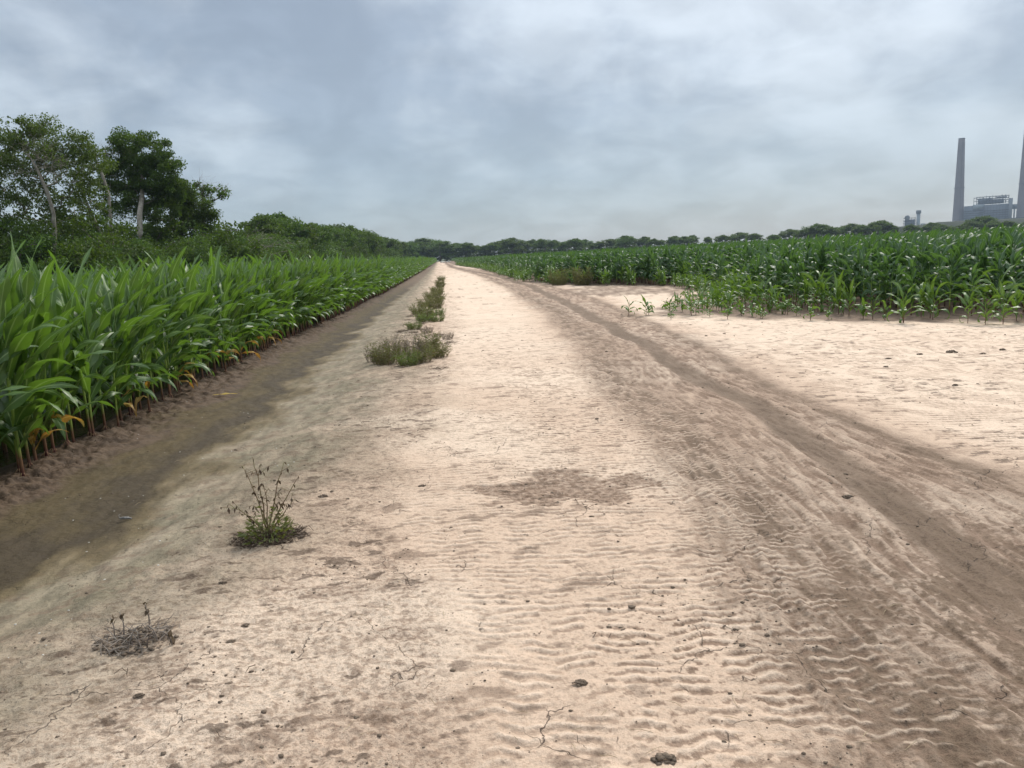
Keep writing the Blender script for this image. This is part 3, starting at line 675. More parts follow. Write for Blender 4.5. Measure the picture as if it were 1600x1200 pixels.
# ------------------------------------------------------------------ trees
def tree_geo(seed, trunk, blobs, ncl, lpc, leaf, cr, r0=.2, tint_amp=.5, bare=0.0, up=.35, flat=1.0, twigs=False):
    """trunk: list of points; blobs: (cx,cy,cz,rx,ry,rz,weight). returns wood geo, leaf geo"""
    rng = np.random.RandomState(seed); W, Lf = Geo(), Geo()
    tp = np.array(trunk, float); seg = []
    for a, b in zip(tp[:-1], tp[1:]):
        for q in np.linspace(0, 1, 5)[:-1]: seg.append(a+(b-a)*q)
    seg.append(tp[-1]); nodes = [p for p in seg]; par = [i-1 for i in range(len(nodes))]
    wts = np.array([b[6] for b in blobs], float); wts /= wts.sum()
    cl = []
    for _ in range(ncl):
        b = blobs[rng.choice(len(blobs), p=wts)]
        dv = rng.normal(size=3); dv /= np.linalg.norm(dv); rr = rng.uniform(.35, 1)**.55*(1+.12*math.sin(dv[0]*5+dv[2]*4+seed))
        cl.append(np.array(b[:3])+dv*rr*np.array(b[3:6]))
    cl = np.array(cl); order = np.argsort(np.min(np.linalg.norm(cl[:, None]-np.array(seg)[None], axis=2), 1))
    chains = []; endidx = []
    for ci in order:
        c = cl[ci]; A = np.array(nodes); dd = np.linalg.norm(A-c, axis=1)+up*np.maximum(0, A[:, 2]-c[2]+.2)*2
        if len(A) > len(seg): pass
        j = int(np.argmin(dd)); a = A[j]; dist = np.linalg.norm(c-a); ns = max(2, min(6, int(dist/.5)+1))
        midp = (a+c)/2+np.array([rng.normal(0, .08), rng.normal(0, .08), -.12*up+rng.normal(0, .06)])*dist
        idx = [j]
        for q in np.linspace(0, 1, ns+1)[1:]:
            p = (1-q)**2*a+2*q*(1-q)*midp+q*q*c+rng.normal(0, .02*dist, 3)*(q < 1)
            nodes.append(p); par.append(idx[-1]); idx.append(len(nodes)-1)
        chains.append(idx); endidx.append(idx[-1])
    cnt = np.zeros(len(nodes)); 
    for e in endidx: cnt[e] += 1
    for i in range(len(nodes)-1, 0, -1): cnt[par[i]] += cnt[i]
    rad = np.maximum(r0*(cnt/max(cnt[0], 1))**.48, r0*.035)
    N = np.array(nodes)
    W.tube(N[:len(seg)], np.maximum(rad[:len(seg)], r0*.25)*np.linspace(1.25, 1, len(seg))**1, 8)
    for idx in chains:
        rr = rad[idx].copy(); rr[0] = min(rr[0], rr[1]*1.3); W.tube(N[idx], rr, 5 if rr[1] > r0*.15 else 4, cap=False)
    if twigs:
        for e in endidx:
            for _ in range(5):
                d_ = rng.normal(size=3); d_[2] = abs(d_[2])*.6; d_ /= np.linalg.norm(d_); p = N[e]; L = rng.uniform(.4, 1.0)
                W.tube([p, p+d_*L*.5+rng.normal(0, .04, 3), p+d_*L+rng.normal(0, .08, 3)], [r0*.04, r0*.03, .006], 3, cap=False)
    for e in endidx:
        if rng.rand() < bare: continue
        m = int(lpc*rng.uniform(.5, 1.4)); ctr = N[e]; tt = rng.rand()
        o_ = rng.normal(size=(m, 3)); o_ /= np.linalg.norm(o_, axis=1)[:, None]; o_ *= (rng.rand(m, 1)**.45)*cr*rng.uniform(.7, 1.25); o_[:, 2] *= .72*flat
        Cc = ctr+o_; A = rng.normal(size=(m, 3)); A /= np.linalg.norm(A, axis=1)[:, None]
        Bv = np.cross(A, rng.normal(size=(m, 3))+np.array([0, 0, .6])); Bv /= np.linalg.norm(Bv, axis=1)[:, None]+1e-9
        sz = leaf*rng.uniform(.6, 1.3, (m, 1)); Lf.quads(Cc, A*sz, Bv*sz*.55, np.clip(tt*tint_amp+rng.rand(m)*(1-tint_amp), 0, 1))
    return W, Lf
def tree(name, loc, W, Lf, bark, leaf, label, cat, group=None, rz=0, s=1):
    e = empty(name, loc, rz, s); link('trunk', W.mesh('trunk', bark), e)
    if Lf.k: link('crown', Lf.mesh('crown', leaf, False), e)
    return tag(e, label, cat, group)
def copy_tree(src, loc, rz, s, label, group, shade=None):
    r = src.copy(); COL.objects.link(r); r.location = loc; r.rotation_euler = (0, 0, rz); r.scale = s if isinstance(s, tuple) else (s, s, s)
    for ch in src.children:
        c = ch.copy(); COL.objects.link(c); c.parent = r
    return tag(r, label, None, group)

# the big trees on the left, about 50-65 m off
def rel(px, py, Y, base): p = at(px, py, Y)-base; return p
def hero(name, px, Y, seed, trunkpx, blobspx, **kw):
    base = at(px, 400, Y); base = Vector((base.x, base.y, 0)); mpp = Y/FPX/ray(px, 400)[1]*1.0
    label, cat, bark, leaf = kw.pop('label'), kw.pop('cat'), kw.pop('bark'), kw.pop('leafm'); group = kw.pop('group', None)
    tr_ = [tuple(rel(a, b, Y+dy, base)) if b is not None else (0, 0, -.1) for a, b, dy in trunkpx]
    bl = []
    for (a, b, rx, ry, w_) in blobspx:
        c = rel(a, b, Y+rx*mpp*.2*math.sin(a), base); bl.append((c.x, c.y, c.z, rx*mpp, max(rx, ry)*mpp*.85, ry*mpp, w_))
    W, Lf = tree_geo(seed, tr_, bl, **kw)
    return tree(name, base, W, Lf, bark, leaf, label, cat, group)
hero('sparse_tree', 90, 50, 11, [(90, None, 0), (88, 380, 0), (80, 320, .5), (62, 270, 0), (55, 230, 0)],
     [(30, 322, 55, 16, .9), (110, 322, 40, 16, .8), (25, 225, 62, 36, 3.2), (85, 225, 50, 30, 2.4), (130, 250, 34, 30, 1.4), (-30, 240, 45, 45, 1.6), (15, 285, 50, 30, 1.6), (95, 285, 45, 34, 1.6), (-40, 300, 40, 30, 1)],
     ncl=440, lpc=84, leaf=.076, cr=.48, r0=.13, bare=.16, label='tall open-crowned tree with pale branches at the left edge', cat='tree', bark=M['pale_bark'], leafm=M['leaf_pale'])
hero('sparse_tree', 168, 54, 12, [(165, None, 0), (160, 370, 0), (143, 335, 0), (128, 300, 0), (122, 255, 0)],
     [(125, 262, 22, 24, 1.2), (140, 300, 22, 24, 1), (105, 300, 20, 26, .8), (150, 335, 24, 20, .8)],
     ncl=75, lpc=40, leaf=.10, cr=.45, r0=.10, bare=.35, label='slender leaning tree with bare pale trunk between the open-crowned tree and the big dense one', cat='tree', bark=M['pale_bark'], leafm=M['leaf_mid'])
hero('dead_tree', 176, 57, 13, [(176, None, 0), (173, 350, 0), (170, 305, 0), (158, 268, 0), (146, 240, 0)],
     [(150, 235, 16, 14, 1), (165, 262, 14, 16, 1), (140, 262, 12, 14, 1)],
     ncl=44, lpc=16, leaf=.09, cr=.4, r0=.095, bare=.7, twigs=True, label='nearly leafless pale tree just left of the big dense tree', cat='dead tree', bark=M['pale_bark'], leafm=M['leaf_mid'])
hero('dead_tree', 78, 47, 17, [(92, None, 0), (84, 335, 0), (74, 300, 0), (58, 265, 0), (44, 240, 0)],
     [(50, 235, 18, 14, 1), (80, 262, 18, 22, 1.3), (38, 275, 18, 14, 1), (68, 240, 12, 12, .6)],
     ncl=60, lpc=22, leaf=.09, cr=.4, r0=.085, bare=.6, twigs=True, label='pale bare-limbed tree in front of the open-crowned tree at the left edge', cat='dead tree', bark=M['pale_bark'], leafm=M['leaf_mid'])
hero('dense_tree', 220, 62, 14, [(220, None, -3), (219, 375, -3.2), (218, 335, -2.6), (222, 308, -.6), (222, 240, 0)],
     [(205, 232, 34, 26, 2.0), (228, 250, 40, 34, 3.0), (250, 275, 32, 30, 2.0), (190, 275, 28, 28, 1.5), (215, 300, 46, 26, 2.2), (265, 300, 20, 18, .9), (170, 240, 10, 10, .2), (185, 300, 30, 24, 1.2), (195, 335, 34, 18, .9), (245, 330, 30, 18, .9)],
     ncl=300, lpc=200, leaf=.080, cr=.55, tint_amp=.7, r0=.17, bare=.02, label='tallest dense dark green tree with pale trunk on the left', cat='tree', bark=M['pale_bark'], leafm=M['leaf_dark'])  # strong tint_amp paints lit clumps and shaded gaps into the leaf colour
hero('dense_tree', 285, 66, 15, [(285, None, 0), (284, 370, 0), (282, 330, 0), (288, 300, 0)],
     [(278, 318, 30, 26, 2), (300, 330, 26, 24, 1.6), (292, 296, 16, 14, .8), (265, 345, 34, 24, 1.5), (315, 350, 26, 22, 1.5)],
     ncl=160, lpc=170, leaf=.080, cr=.58, tint_amp=.7, r0=.14, bare=.05, label='lower rounded dark tree against the right side of the tallest tree', cat='tree', bark=M['bark'], leafm=M['leaf_dark'])  # same tint_amp: clump light and shade put into leaf colour
hero('half_dead_tree', 318, 68, 16, [(318, None, 0), (316, 360, 0), (318, 325, 0), (316, 300, 0)],
     [(314, 295, 13, 16, 1), (334, 302, 18, 12, 1.4), (322, 318, 14, 12, .6)],
     ncl=60, lpc=34, leaf=.11, cr=.5, r0=.13, bare=.5, twigs=True, label='half-dead tree with bare twigs spreading right, beside the lower rounded tree', cat='tree', bark=M['dead_twig'], leafm=M['leaf_dark'])
# understory shrubs in front of and between the big trees
SH = []
def shrub_proto(seed, leafm, ncl=50, lpc=190, leaf=.052, cr=.46, twigs=False, bare=.03, bark=None):
    W, Lf = tree_geo(seed, [(0, 0, -.1), (0, 0, .5), (.1, 0, 1.1)], [(0, 0, 1.3, 1.7, 1.5, 1.2, 3), (-1.0, .2, .9, 1.1, 1.0, .9, 1.5), (1.1, -.1, 1.0, 1.1, 1.0, .9, 1.5), (.2, 0, 2.1, .8, .8, .6, .8)], ncl, lpc, leaf, cr, r0=.07, bare=bare, twigs=twigs)
    return W.mesh('stem', bark or M['bark']), Lf.mesh('foliage', leafm, False)
SHM = [shrub_proto(41, M['leaf_mid']), shrub_proto(42, M['leaf_light']), shrub_proto(43, M['leaf_dark']), shrub_proto(44, M['leaf_mid'], 64, 130, .045), shrub_proto(45, M['leaf_mid'], 40, 30, .05, .45, True, .45, M['dead_twig'])]
names = ['mid green', 'yellow-green', 'dark green', 'fine-leaved green', 'twiggy half-bare']
shr = [(-12, 338, 50, 1), (20, 345, 48, 1), (45, 322, 52, 3), (72, 340, 49, 0), (100, 330, 54, 2), (128, 352, 50, 1), (150, 342, 56, 0), (172, 355, 52, 1), (186, 345, 60, 2), (243, 358, 60, 0), (262, 338, 64, 2), (290, 345, 64, 3),
       (318, 338, 68, 0), (340, 336, 72, 2), (358, 345, 76, 3), (372, 338, 84, 4), (385, 345, 90, 4), (300, 362, 60, 1), (203, 366, 54, 1), (345, 356, 68, 1), (60, 352, 46, 2), (0, 360, 46, 3), (236, 345, 70, 2), (398, 350, 92, 0), (110, 362, 47, 3), (272, 362, 58, 3)]
ordn = ['first', 'second', 'third', 'fourth', 'fifth', 'sixth', 'seventh', 'eighth', 'ninth', 'tenth', 'eleventh', 'twelfth', 'thirteenth', 'fourteenth', 'fifteenth', 'sixteenth', 'seventeenth', 'eighteenth', 'nineteenth', 'twentieth',
        'twenty-first', 'twenty-second', 'twenty-third', 'twenty-fourth', 'twenty-fifth', 'twenty-sixth', 'twenty-seventh', 'twenty-eighth', 'twenty-ninth', 'thirtieth', 'thirty-first', 'thirty-second', 'thirty-third', 'thirty-fourth']
for i, (a, b, Y, v) in enumerate(sorted(shr)):
    p = at(a, b-((22 if a < 150 else 12) if a < 330 and b < 350 else 3), Y); e = empty('shrub', (p.x, p.y, 0), rng.rand()*6, (p.z/3.1*1.05, p.z/3.1*1.05, p.z/(3.0 if a < 330 else 3.3)))
    link('stem', SHM[v][0], e); link('foliage', SHM[v][1], e)
    tag(e, '%s shrub under the left trees, %s from the left edge' % (names[v], ordn[i]), 'shrub', 'understory shrubs below the left trees')

# tree line running away along the field and round the far side
def tproto(seed, leafm, nm_, H=10., wide=1.0, ncl=170, lpc=85, leaf=.20):
    W, Lf = tree_geo(seed, [(0, 0, -.2), (.1, 0, 2.5), (-.1, .1, 5), (.1, 0, 7.5)],
        [(0, 0, 7.6, 3.6*wide, 3.4*wide, 2.1, 3), (-3.1*wide, .3, 6.6, 2.6, 2.6, 2.0, 2), (3.0*wide, -.3, 6.9, 2.6, 2.6, 1.9, 2), (0, .5, 4.6, 4.8*wide, 4, 2.4, 2.4), (0, 0, 2.2, 4.8*wide, 3.8, 1.9, 2), (.9, 0, 9.1, 2.0, 2.0, .9, .7)], ncl, lpc, leaf, 1.0, r0=.28, bare=.02)
    e = empty(nm_, (0, 0, 0)); tag(e, None, 'tree')
    link('trunk', W.mesh('trunk', M['bark']), e); link('crown', Lf.mesh('crown', leafm, False), e)
    return e
TP = [tproto(61, M['leaf_dark'], 'hedgerow_tree'), tproto(62, M['leaf_mid'], 'hedgerow_tree', wide=1.2), tproto(63, M['leaf_dark'], 'hedgerow_tree', wide=.9), tproto(64, M['leaf_mid'], 'hedgerow_tree', wide=1.4), tproto(65, M['leaf_light'], 'hedgerow_tree')]
used = [False]*5
tnames = ['dark green', 'mid green', 'dark narrow', 'broad mid green', 'pale green']
def xt(Y): return float(np.interp(Y, [0, 120, 200, 420], [-25, -25, -23.5, -17]))
def place(v, x, y, H, sx, label, group):
    s = (H/10*sx, H/10*sx, H/10.4); rz = rng.rand()*6.28
    if not used[v]:
        used[v] = True; o = TP[v]; o.location = (x, y, 0); o.rotation_euler = (0, 0, rz); o.scale = s; tag(o, label, None, group); return o
    return copy_tree(TP[v], (x, y, 0), rz, s, label, group)
lt = [(402, 336, 1), (414, 331, 0), (432, 330, 0), (446, 338, 3), (456, 341, 1), (470, 349, 4), (482, 348, 1), (498, 346, 3), (512, 349, 0), (524, 348, 2), (535, 351, 1), (547, 353, 0), (558, 356, 3), (568, 359, 0), (578, 364, 4), (590, 367, 1), (600, 368, 0),
      (610, 373, 3), (619, 375, 0), (629, 376, 0), (638, 376, 2), (648, 377, 1)]
for i, (a, b, v) in enumerate(lt):
    k = ray(a, 400); k = k[0]/k[1]; Y = 60.
    for _ in range(40): Y = xt(Y)/k
    Y = min(Y, 430); p = at(a, b+1, Y)
    place(v, p.x, Y, p.z, 1.05 if Y < 200 else 1.25, '%s tree, %s along the left tree line after the shrubs' % (tnames[v], ordn[i]), 'trees along the left tree line')
# shrubs at the foot of the left tree line
for i, (a, dy, v) in enumerate(((410, 372, 1), (424, 368, 1), (440, 372, 3), (462, 374, 1), (478, 376, 0), (494, 376, 1), (512, 378, 0), (532, 380, 3), (552, 382, 0), (576, 386, 3), (600, 388, 0))):
    k = ray(a, 400); k = k[0]/k[1]; Y = 60.
    for _ in range(40): Y = (xt(Y)+3)/k
    p = at(a, dy-4, Y); s = max(p.z/2.75, 1.2)
    e = empty('shrub', (p.x, Y, 0), rng.rand()*6, (s*1.5, s*1.5, s)); link('stem', SHM[v][0], e); link('foliage', SHM[v][1], e)
    tag(e, '%s shrub at the foot of the left tree line, %s from the near end' % (names[v], ordn[i]), 'shrub', 'shrubs at the foot of the tree line')
ft = [(660, 374, 1, 1.2), (675, 371, 4, 1.1), (686, 376, 1, 1.1), (697, 383, 0, 1.2), (713, 378, 0, 1.1), (728, 379, 2, 1.2), (744, 382, 0, 1.2), (757, 384, 1, 1.1), (766, 379, 0, .9), (782, 377, 0, 1.3), (799, 373, 0, 1.2), (815, 376, 2, 1.3), (833, 376, 0, 1.1), (851, 371, 1, 1.0), (866, 377, 0, 1.3),
      (882, 378, 2, 1.2), (898, 372, 0, 1.2), (913, 373, 0, 1.1), (930, 378, 2, 1.3), (948, 373, 1, 1.2), (962, 372, 0, 1.2), (977, 369, 0, 1.0), (991, 372, 1, 1.2), (1007, 368, 0, .9), (1022, 373, 0, 1.3), (1038, 374, 1, 1.2),
      (1054, 367, 0, 1.1), (1070, 368, 0, 1.2), (1082, 366, 2, .9), (1106, 369, 0, .8), (1129, 367, 0, 1.1), (1156, 363, 0, 1.2), (1178, 364, 0, 1.2), (1234, 358, 0, 1.2)]
for i, (a, b, v, sx) in enumerate(ft):
    Y = 450+12*math.sin(i*2.3)-(a-660)*.10; p = at(a, b, Y)
    place(v, p.x, Y, p.z*rng.uniform(.93, 1.12), sx*rng.uniform(1.15, 1.6), '%s tree, %s of the far tree line counted from the end of the track' % (tnames[v], ordn[i]), 'trees of the far tree line')
for i, (a, b, v, sx) in enumerate(((1208, 366, 2, 1.3), (1258, 358, 0, 1.1), (1276, 351, 0, 1.1), (1292, 353, 2, 1.2), (1308, 353, 0, 1.0), (1331, 350, 0, 1.1), (1346, 353, 2, 1.1), (1362, 349, 0, 1.1), (1376, 346, 0, 1.1), (1390, 350, 2, .9), (1424, 350, 0, .9), (1448, 352, 2, 1.0), (1460, 346, 1, .9), (1472, 350, 0, 1.2), (1500, 350, 3, 1.2), (1520, 343, 0, 1.1), (1536, 338, 2, 1.1), (1552, 345, 1, 1.2), (1572, 344, 0, 1.2), (1590, 348, 3, 1.2), (1612, 344, 0, 1.2))):
    Y = 350+8*math.sin(i*1.7); p = at(a, b, Y)
    place(v, p.x, Y, p.z*rng.uniform(.93, 1.1), sx*rng.uniform(1.2, 1.7), '%s tree below the power plant, %s from the left of its clump' % (tnames[v], ordn[i]), 'trees below the power plant')

# vegetated embankment under the power plant
g = Geo(); xs = []
pts = [(1385, 366), (1396, 355), (1440, 351), (1470, 347), (1520, 344.5), (1600, 341), (1700, 336), (1900, 330)]
for (a, b) in pts:
    p = at(a, b, 560); xs.append((p.x, p.z))
V = []
nx = 120; X = np.linspace(xs[0][0], xs[-1][0], nx); Zt = np.interp(X, [q[0] for q in xs], [q[1] for q in xs])
gy = np.linspace(0, 1, 14)
for yv in gy:
    zq = Zt*np.interp(yv, [0, .35, .6, 1], [0, 1, 1, 0])*(1+.03*pn(X*.2, X*0+yv*9, 3)); V.append(np.stack([X, 515+yv*90+0*X, zq+pn(X*.35, X*0+yv*20, 5)*.5-.1], -1))
V = np.array(V); i = np.arange(13)[:, None]*nx; j = np.arange(nx-1)[None]
g.add(V.reshape(-1, 3), np.stack([i+j, i+j+1, i+nx+j+1, i+nx+j], -1).reshape(-1, 4))
tag(link('embankment', g.mesh('embankment', plain('embankment_grass', (.012, .022, .006), (.007, .014, .004), .12, .95))), kind='structure')

# ------------------------------------------------------------------ power plant, 1.2-1.45 km away
conc = plain('chimney_concrete', (.20, .165, .160), (.165, .14, .138), .05, .9)
steel = plain('steel_cladding', (.095, .115, .13), (.075, .09, .105), .08, .6); steel_d = plain('dark_steel', (.04, .045, .05), (.03, .035, .04), .2, .6)
lightp = plain('pale_panel', (.24, .27, .28), (.20, .23, .24), .1, .7); greyc = plain('grey_structure', (.15, .16, .17), (.12, .13, .13), .1, .8)
def chimney(pxt, pyt, wt, pxb, pyb, wb, Y, label, band):
    b0 = at(pxb, pyb, Y); tp_ = at(pxt, pyt, Y); mpp = Y/FPX/ray(pxt, pyt)[1]*math.sqrt(sum(v*v for v in (1,)))*1.0
    mpp = Y/(FPX*1.0)*.93
    e = empty('chimney', (b0.x, Y, 0)); H = tp_.z; rt = wt*mpp/2; rb = wb*mpp/2
    zf = (H-b0.z); r_g = rb+(rb-rt)*b0.z/zf
    g = Geo(); zs = np.linspace(0, H, 22); rr = r_g+(rt-r_g)*zs/H
    g.tube(np.stack([zs*0, zs*0, zs], -1), rr, 28); link('shaft', g.mesh('shaft', conc), e)
    g = Geo(); g.tube([(0, 0, H-.3), (0, 0, H+1.2)], [rt*1.05, rt*1.05], 28); g.tube([(0, 0, H+1.2), (0, 0, H+1.25)], [rt*1.05, rt*.8], 28); link('rim', g.mesh('rim', steel_d), e)
    hb = at(pxt, band, Y).z; rbm = r_g+(rt-r_g)*hb/H
    g = Geo(); g.tube([(0, 0, hb), (0, 0, hb+.25), (0, 0, hb+.3)], [rbm+1.4, rbm+1.4, rbm], 28)
    for k in range(28):
        a = k/28*6.283; g.tube([(math.cos(a)*(rbm+1.35), math.sin(a)*(rbm+1.35), hb+.2), (math.cos(a)*(rbm+1.35), math.sin(a)*(rbm+1.35), hb+1.4)], .06, 4)
    g.tube([((rbm+1.35)*math.cos(a), (rbm+1.35)*math.sin(a), hb+1.4) for a in np.linspace(0, 6.283, 29)], .07, 4)
    link('platform', g.mesh('platform', steel_d), e)
    g = Geo(); ax = -.6*math.pi
    for s_ in (-.4, .4):
        g.tube([(math.cos(ax)*(r_g+.3)+s_, math.sin(ax)*(r_g+.3), 3), (math.cos(ax)*(rt+.3)+s_, math.sin(ax)*(rt+.3), H)], .09, 4)
    link('ladder', g.mesh('ladder', steel_d), e)
    return tag(e, label, 'chimney', 'power plant chimneys')
chimney(1502, 217, 10.0, 1496.7, 345, 17.5, 1440, 'left concrete chimney of the power plant, standing whole in view', 294)
chimney(1602, 204.5, 11.2, 1598, 338, 20, 1400, 'right concrete chimney cut by the photo edge', 287)

# boiler house, its long side turned to the field
def frame(pxc, D):
    d = ray(pxc, 340); th = math.atan2(d[0], d[1]); dr = np.array([math.sin(th), math.cos(th), 0]); rt = np.array([math.cos(th), -math.sin(th), 0])
    def loc(px, py):
        q = ray(px, py); t_ = D/(q@dr); return (q@rt)*t_, EYE+q[2]*t_
    return loc, (dr[0]*D, dr[1]*D, 0), -th
L_b, pos, rot = frame(1543, 1740)
e = empty('boiler_house', pos, rot); ox = 0
def zz_(py, px=1540): return L_b(px, py)[1]
def xx_(px, py=330): return L_b(px, py)[0]
def rb(g, a, b, t_, bt, y0=0, y1=40): g.box(xx_(a), xx_(b), y0, y1, bt if bt <= 0 else zz_(bt, (a+b)/2), zz_(t_, (a+b)/2))
g = Geo(); rb(g, 1506, 1537, 321.5, -1, 4, 60); link('west_hall', g.mesh('west_hall', steel), e)
g = Geo(); rb(g, 1537, 1577, 319, -1, 0, 60); link('main_hall', g.mesh('main_hall', steel), e)
g = Geo(); rb(g, 1519.5, 1537.5, 319.5, 327, 2.5, 30); link('pale_panel', g.mesh('pale_panel', lightp), e)
g = Geo()
for py in (329, 332.5, 336, 339.5): 
    rb(g, 1506.5, 1536.5, py, py+1.2, 3.3, 3.98); rb(g, 1537.5, 1576.5, py-1.0, py+.1, -.7, -.02)
for px_ in np.linspace(1538, 1576, 9): rb(g, px_, px_+.4, 320, 342, -1.1, -.72)
link('cladding_bands', g.mesh('cladding_bands', steel_d), e)
g = Geo(); rb(g, 1575.8, 1581.5, 309.5, -1, -3, 20); link('stair_tower', g.mesh('stair_tower', greyc), e)
g = Geo(); rb(g, 1581.6, 1589, 319, 326, 5, 30); link('duct', g.mesh('duct', steel), e)
g = Geo(); rb(g, 1583.8, 1586.2, 326.1, 340, 6, 12); link('silo', g.mesh('silo', lightp), e)
# open steelwork and boiler drums on the roof
g = Geo(); zb, zt_ = zz_(319), zz_(307.2)
xa, xb = xx_(1525)-ox, xx_(1575.5)-ox
for x_ in np.linspace(xa, xb, 11):
    for yq in (4, 22): g.box(x_-.35, x_+.35, yq-.35, yq+.35, zb, zt_+ (2 if int(x_) % 3 == 0 else 0))
for zq in np.linspace(zb+2, zt_, 4):
    for yq in (4, 22): g.box(xa-.5, xb+.5, yq-.45, yq+.45, zq-.3, zq+.3)
for k, x_ in enumerate(np.linspace(xa, xb, 11)[:-1]):
    dx = (xb-xa)/10; g.tube([(x_, 3.4, zb+2), (x_+dx, 3.4, zt_)] if k % 2 else [(x_+dx, 3.4, zb+2), (x_, 3.4, zt_)], .28, 4)
g.box(xx_(1520.5)-ox, xx_(1521.3)-ox, 4, 4.8, zb-2, zz_(309, 1521)); g.box(xx_(1520.5)-ox, xa, 4.1, 4.7, zz_(310.2, 1521), zz_(309.4, 1521)); g.box(xx_(1520.5)-ox, xa, 4.1, 4.7, zz_(315, 1521), zz_(314.3, 1521))
g.box(xx_(1564)-ox, xx_(1565)-ox, 8, 9, zt_, zz_(303.8, 1564)); link('roof_steelwork', g.mesh('roof_steelwork', steel_d), e)
g = Geo(); g.box(xx_(1527)-ox, xx_(1550)-ox, 7, 19, zb, zz_(309.5)); g.box(xx_(1550.2)-ox, xx_(1568)-ox, 8, 18, zb, zz_(312)); g.box(xx_(1556)-ox, xx_(1572)-ox, 7, 19, zz_(311)+.1, zz_(308.4)); link('boiler_casing', g.mesh('boiler_casing', steel), e)
tag(e, 'steel-clad boiler house with open roof steelwork between the two chimneys', 'industrial building')

# small unit to the left
def pbox(L, g, a, b, t_, bt, y0, y1): m_ = (a+b)/2; g.box(L(a, 340)[0], L(b, 340)[0], y0, y1, -1 if bt is None else L(m_, bt)[1], L(m_, t_)[1])
L1, pos, rot = frame(1435, 1450); e = empty('gas_turbine_stack', pos, rot); zt2 = L1(1435, 328.5)[1]; mp = L1(1435.5, 340)[0]-L1(1434.5, 340)[0]
g = Geo(); g.tube([(0, 0, 0), (0, 0, zt2-4)], 3.0*mp, 20); link('shaft', g.mesh('shaft', lightp), e)
g = Geo(); g.tube([(0, 0, zt2-6), (0, 0, zt2-4.6), (0, 0, zt2-.9), (0, 0, zt2)], [3.1*mp, 4.1*mp, 4.1*mp, 3.3*mp], 20); link('cap', g.mesh('cap', greyc), e)
tag(e, 'short pale round stack with a wider grey cap, left of the tall chimneys', 'stack')
L2, pos, rot = frame(1421, 1435); e = empty('turbine_unit', pos, rot)
g = Geo(); pbox(L2, g, 1414, 1430, 343, None, 0, 14); link('casing', g.mesh('casing', steel), e)
g = Geo(); cxp, zc_ = L2(1417.5, 340.5); g.tube([(cxp, -2, zc_), (cxp, 12, zc_)], 4.3*mp, 18); g.tube([(cxp, -2, zc_), (cxp, -2.6, zc_)], [4.3*mp, 3.2*mp], 18); link('drum', g.mesh('drum', greyc), e)
g = Geo()
for px_ in (1411.5, 1413.5, 1424, 1428, 1430.5): pbox(L2, g, px_, px_+.6, 340 if px_ > 1420 else 344, None, -2, -1.2)
for py in (340.5, 345.2, 349): pbox(L2, g, 1411.5, 1431, py, py+.7, -2.1, -1.3)
link('frame', g.mesh('frame', steel_d), e); tag(e, 'grey drum and frame unit standing just left of the short pale stack', 'industrial unit')
L3, pos, rot = frame(1425, 1500); e = empty('long_shed', pos, rot)
g = Geo(); pbox(L3, g, 1396, 1452, 354.5, None, 0, 16); link('wall', g.mesh('wall', lightp), e); g = Geo(); pbox(L3, g, 1395.5, 1452.5, 353.6, 354.45, -.6, 16.6); link('roof', g.mesh('roof', greyc), e)
g = Geo(); pbox(L3, g, 1439, 1446, 349.0, 353.55, 2, 10); link('plant_room', g.mesh('plant_room', lightp), e)
tag(e, 'long low pale shed at the foot of the short stack', 'shed')
L4, pos, rot = frame(1575, 1600); e = empty('conveyor_gallery', pos, rot); g = Geo()
(xa, za), (xb, zb_) = L4(1500, 345.5), L4(1660, 335.5)
g.add([(xa, 0, za-3), (xb, 0, zb_-4), (xb, 5, zb_-4), (xa, 5, za-3), (xa, 0, za), (xb, 0, zb_), (xb, 5, zb_), (xa, 5, za)], [[0, 1, 5, 4], [3, 7, 6, 2], [4, 5, 6, 7], [0, 3, 2, 1], [0, 4, 7, 3], [1, 2, 6, 5]]); link('gallery', g.mesh('gallery', steel_d, False), e)
g = Geo()
for q in np.linspace(.04, .96, 9): g.box(xa+(xb-xa)*q-.6, xa+(xb-xa)*q+.6, 1, 3, 0, za-3+(zb_-za-1)*q)
link('trestles', g.mesh('trestles', greyc), e); tag(e, 'dark sloping conveyor gallery in front of the boiler house and chimneys', 'conveyor')

